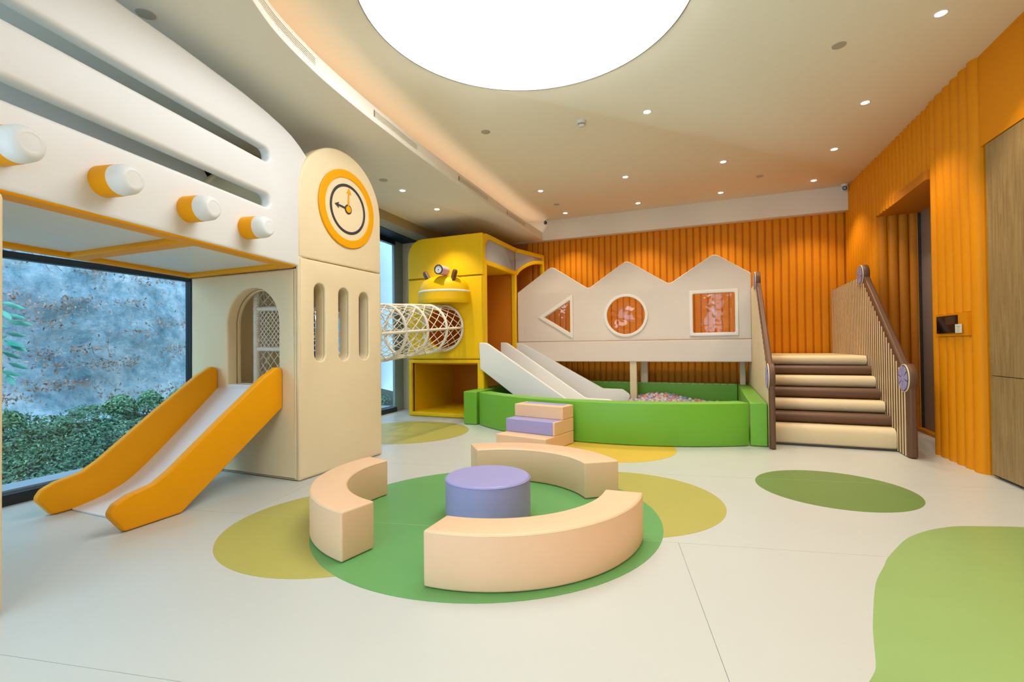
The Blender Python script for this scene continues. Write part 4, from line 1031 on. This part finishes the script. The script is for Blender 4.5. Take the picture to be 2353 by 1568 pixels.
rb('landing', (SX0, SX1, 8.40, 9.46, .9, 1.033), m_tan, sr_, r=.01)
bx('stair_core', (SX0, SX1-.004, 6.95, 9.4, 0, .3), m_brown, sr_)
def railing(x0, x1, label):
    e = empty('stair_railing', ((x0+x1)/2, 7.2, 0), label, 'railing', 'striped stair railings')
    yb_, zt = 9.44, 2.09
    low, high = (6.21, .825), (7.72, 2.115)
    d = Vector((high[0]-low[0], high[1]-low[1])).normalized(); nn = Vector((-d.y, d.x))
    side = [(6.135, .004), (yb_, .004), (yb_, zt), (7.72, zt), (high[0]+nn.x*.03, high[1]+nn.y*.03), (low[0]+nn.x*.05, low[1]+nn.y*.05), (6.135, .80)]
    panel('core_panel', side, [], -(x1-x0)+.0005, -.0005, (x1, 0, 0), Y3, Z3, m_brown, e, bev=.004, res=1)
    # stripes on both faces
    y_ = 6.19
    while y_ < yb_-.03:
        if y_ < 7.66:
            t = (y_-low[0])/(high[0]-low[0]); zt_ = low[1]+(high[1]-low[1])*t+.0-.005
            zt_ = max(zt_, .70 if y_ < 6.27 else zt_)
        else: zt_ = zt
        mb = MB(); mb.rbox(x0-.0025, x1+.0025, y_, y_+.036, .006, zt_, .006, None, 1); mb.build('cream_stripe', m_tan, e)
        y_ += .0775
    # front post, sloping cap and round heads
    rb('front_post', (x0+.004, x1-.004, 6.095, 6.175, .004, .76), m_brown, e, r=.02)
    mb = MB(); L = (Vector(high)-Vector(low)).length
    Tm = Matrix.Translation((0, low[0], low[1])) @ Matrix.Rotation(math.atan2(d.y, d.x), 4, 'X')
    mb.rbox(x0+.003, x1-.003, .05, L-.05, -.01, .055, .018, Tm); mb.build('sloping_cap', m_brown, e)
    for (hy, hz_), r in ((low, .152), (high, .138)):
        mb = MB(); w_ = x1-x0-.004
        mb.lathe([(r-.012, 0), (r-.004, .003), (r, .012), (r, w_-.012), (r-.004, w_-.003), (r-.012, w_)], (x0+.002, hy, hz_), (1, 0, 0), 36); hd = mb.build('round_head', m_brown, e)
        c = (x0+.002, hy, hz_); ax = (-1, 0, 0)
        mb = MB(); mb.lathe([(r-.004, 0), (r-.004, .010), (0, .0105)], c, ax, 36, caps=False); mb.build('cream_disc', m_tan, hd)
        mb = MB(); mb.lathe([(r-.014, .0105), (r-.014, .013), (0, .0135)], c, ax, 36, caps=False); mb.build('dark_disc', m_dark, hd)
        for k in range(8):
            a = k*45+12; g = 3.2
            o_ = arc(0, 0, r-.022, a+g, a+45-g, 6)+arc(0, 0, .040, a+45-g*2.2, a+g*2.2, 3)
            mb = MB(); kk = len(o_); vs = [(x0+.002-.0145, hy+p, hz_+q) for p, q in o_]+[(x0+.002-.018, hy+p, hz_+q) for p, q in o_]
            mb.add(vs, [tuple(range(kk, 2*kk)), tuple(range(kk-1, -1, -1))]+[(i, (i+1) % kk, kk+(i+1) % kk, kk+i) for i in range(kk)]); mb.build('petal', m_lilac, hd)
        mb = MB(); mb.lathe([(.034, .013), (.034, .0175), (0, .018)], c, ax, 20, caps=False); mb.build('petal_centre', m_lilac, hd)
railing(.597, .662, 'striped padded stair railing beside the green ball pit')
railing(1.868, 1.945, 'striped padded stair railing beside the orange alcove wall')

# ================================================================== WALL DEVICE
e = empty('control_panel', (WX(6.1)-.05, 6.1, 1.37), 'black glass wall control panel by the padded orange slats', 'control panel')
mb = MB(); wseg(mb, 5.925, 6.318, 1.289, 1.464, -.060, .014); mb.build('body', m_scr, e)
mb = MB(); wseg(mb, 5.955, 6.13, 1.375, 1.455, -.0615, .002); mb.build('display', mat('dim display', '#3A2F22', .2), e)
c_ = MB(); wseg(c_, 5.82, 5.935, 1.288, 1.373, -.066, .004)
cdn = c_.build('notice_card', m_paper); tag(cdn, 'small white printed card at the corner of the black wall panel', 'card')
for k, (a, b, z_, t) in enumerate(((5.845, 5.91, 1.347, .005), (5.855, 5.89, 1.338, .0025), (5.86, 5.90, 1.325, .0025), (5.862, 5.89, 1.313, .0025), (5.845, 5.915, 1.304, .002))):
    mb = MB(); wseg(mb, a, b, z_, z_+t, -.0666, .0003); mb.build('print_line', m_ink, cdn)
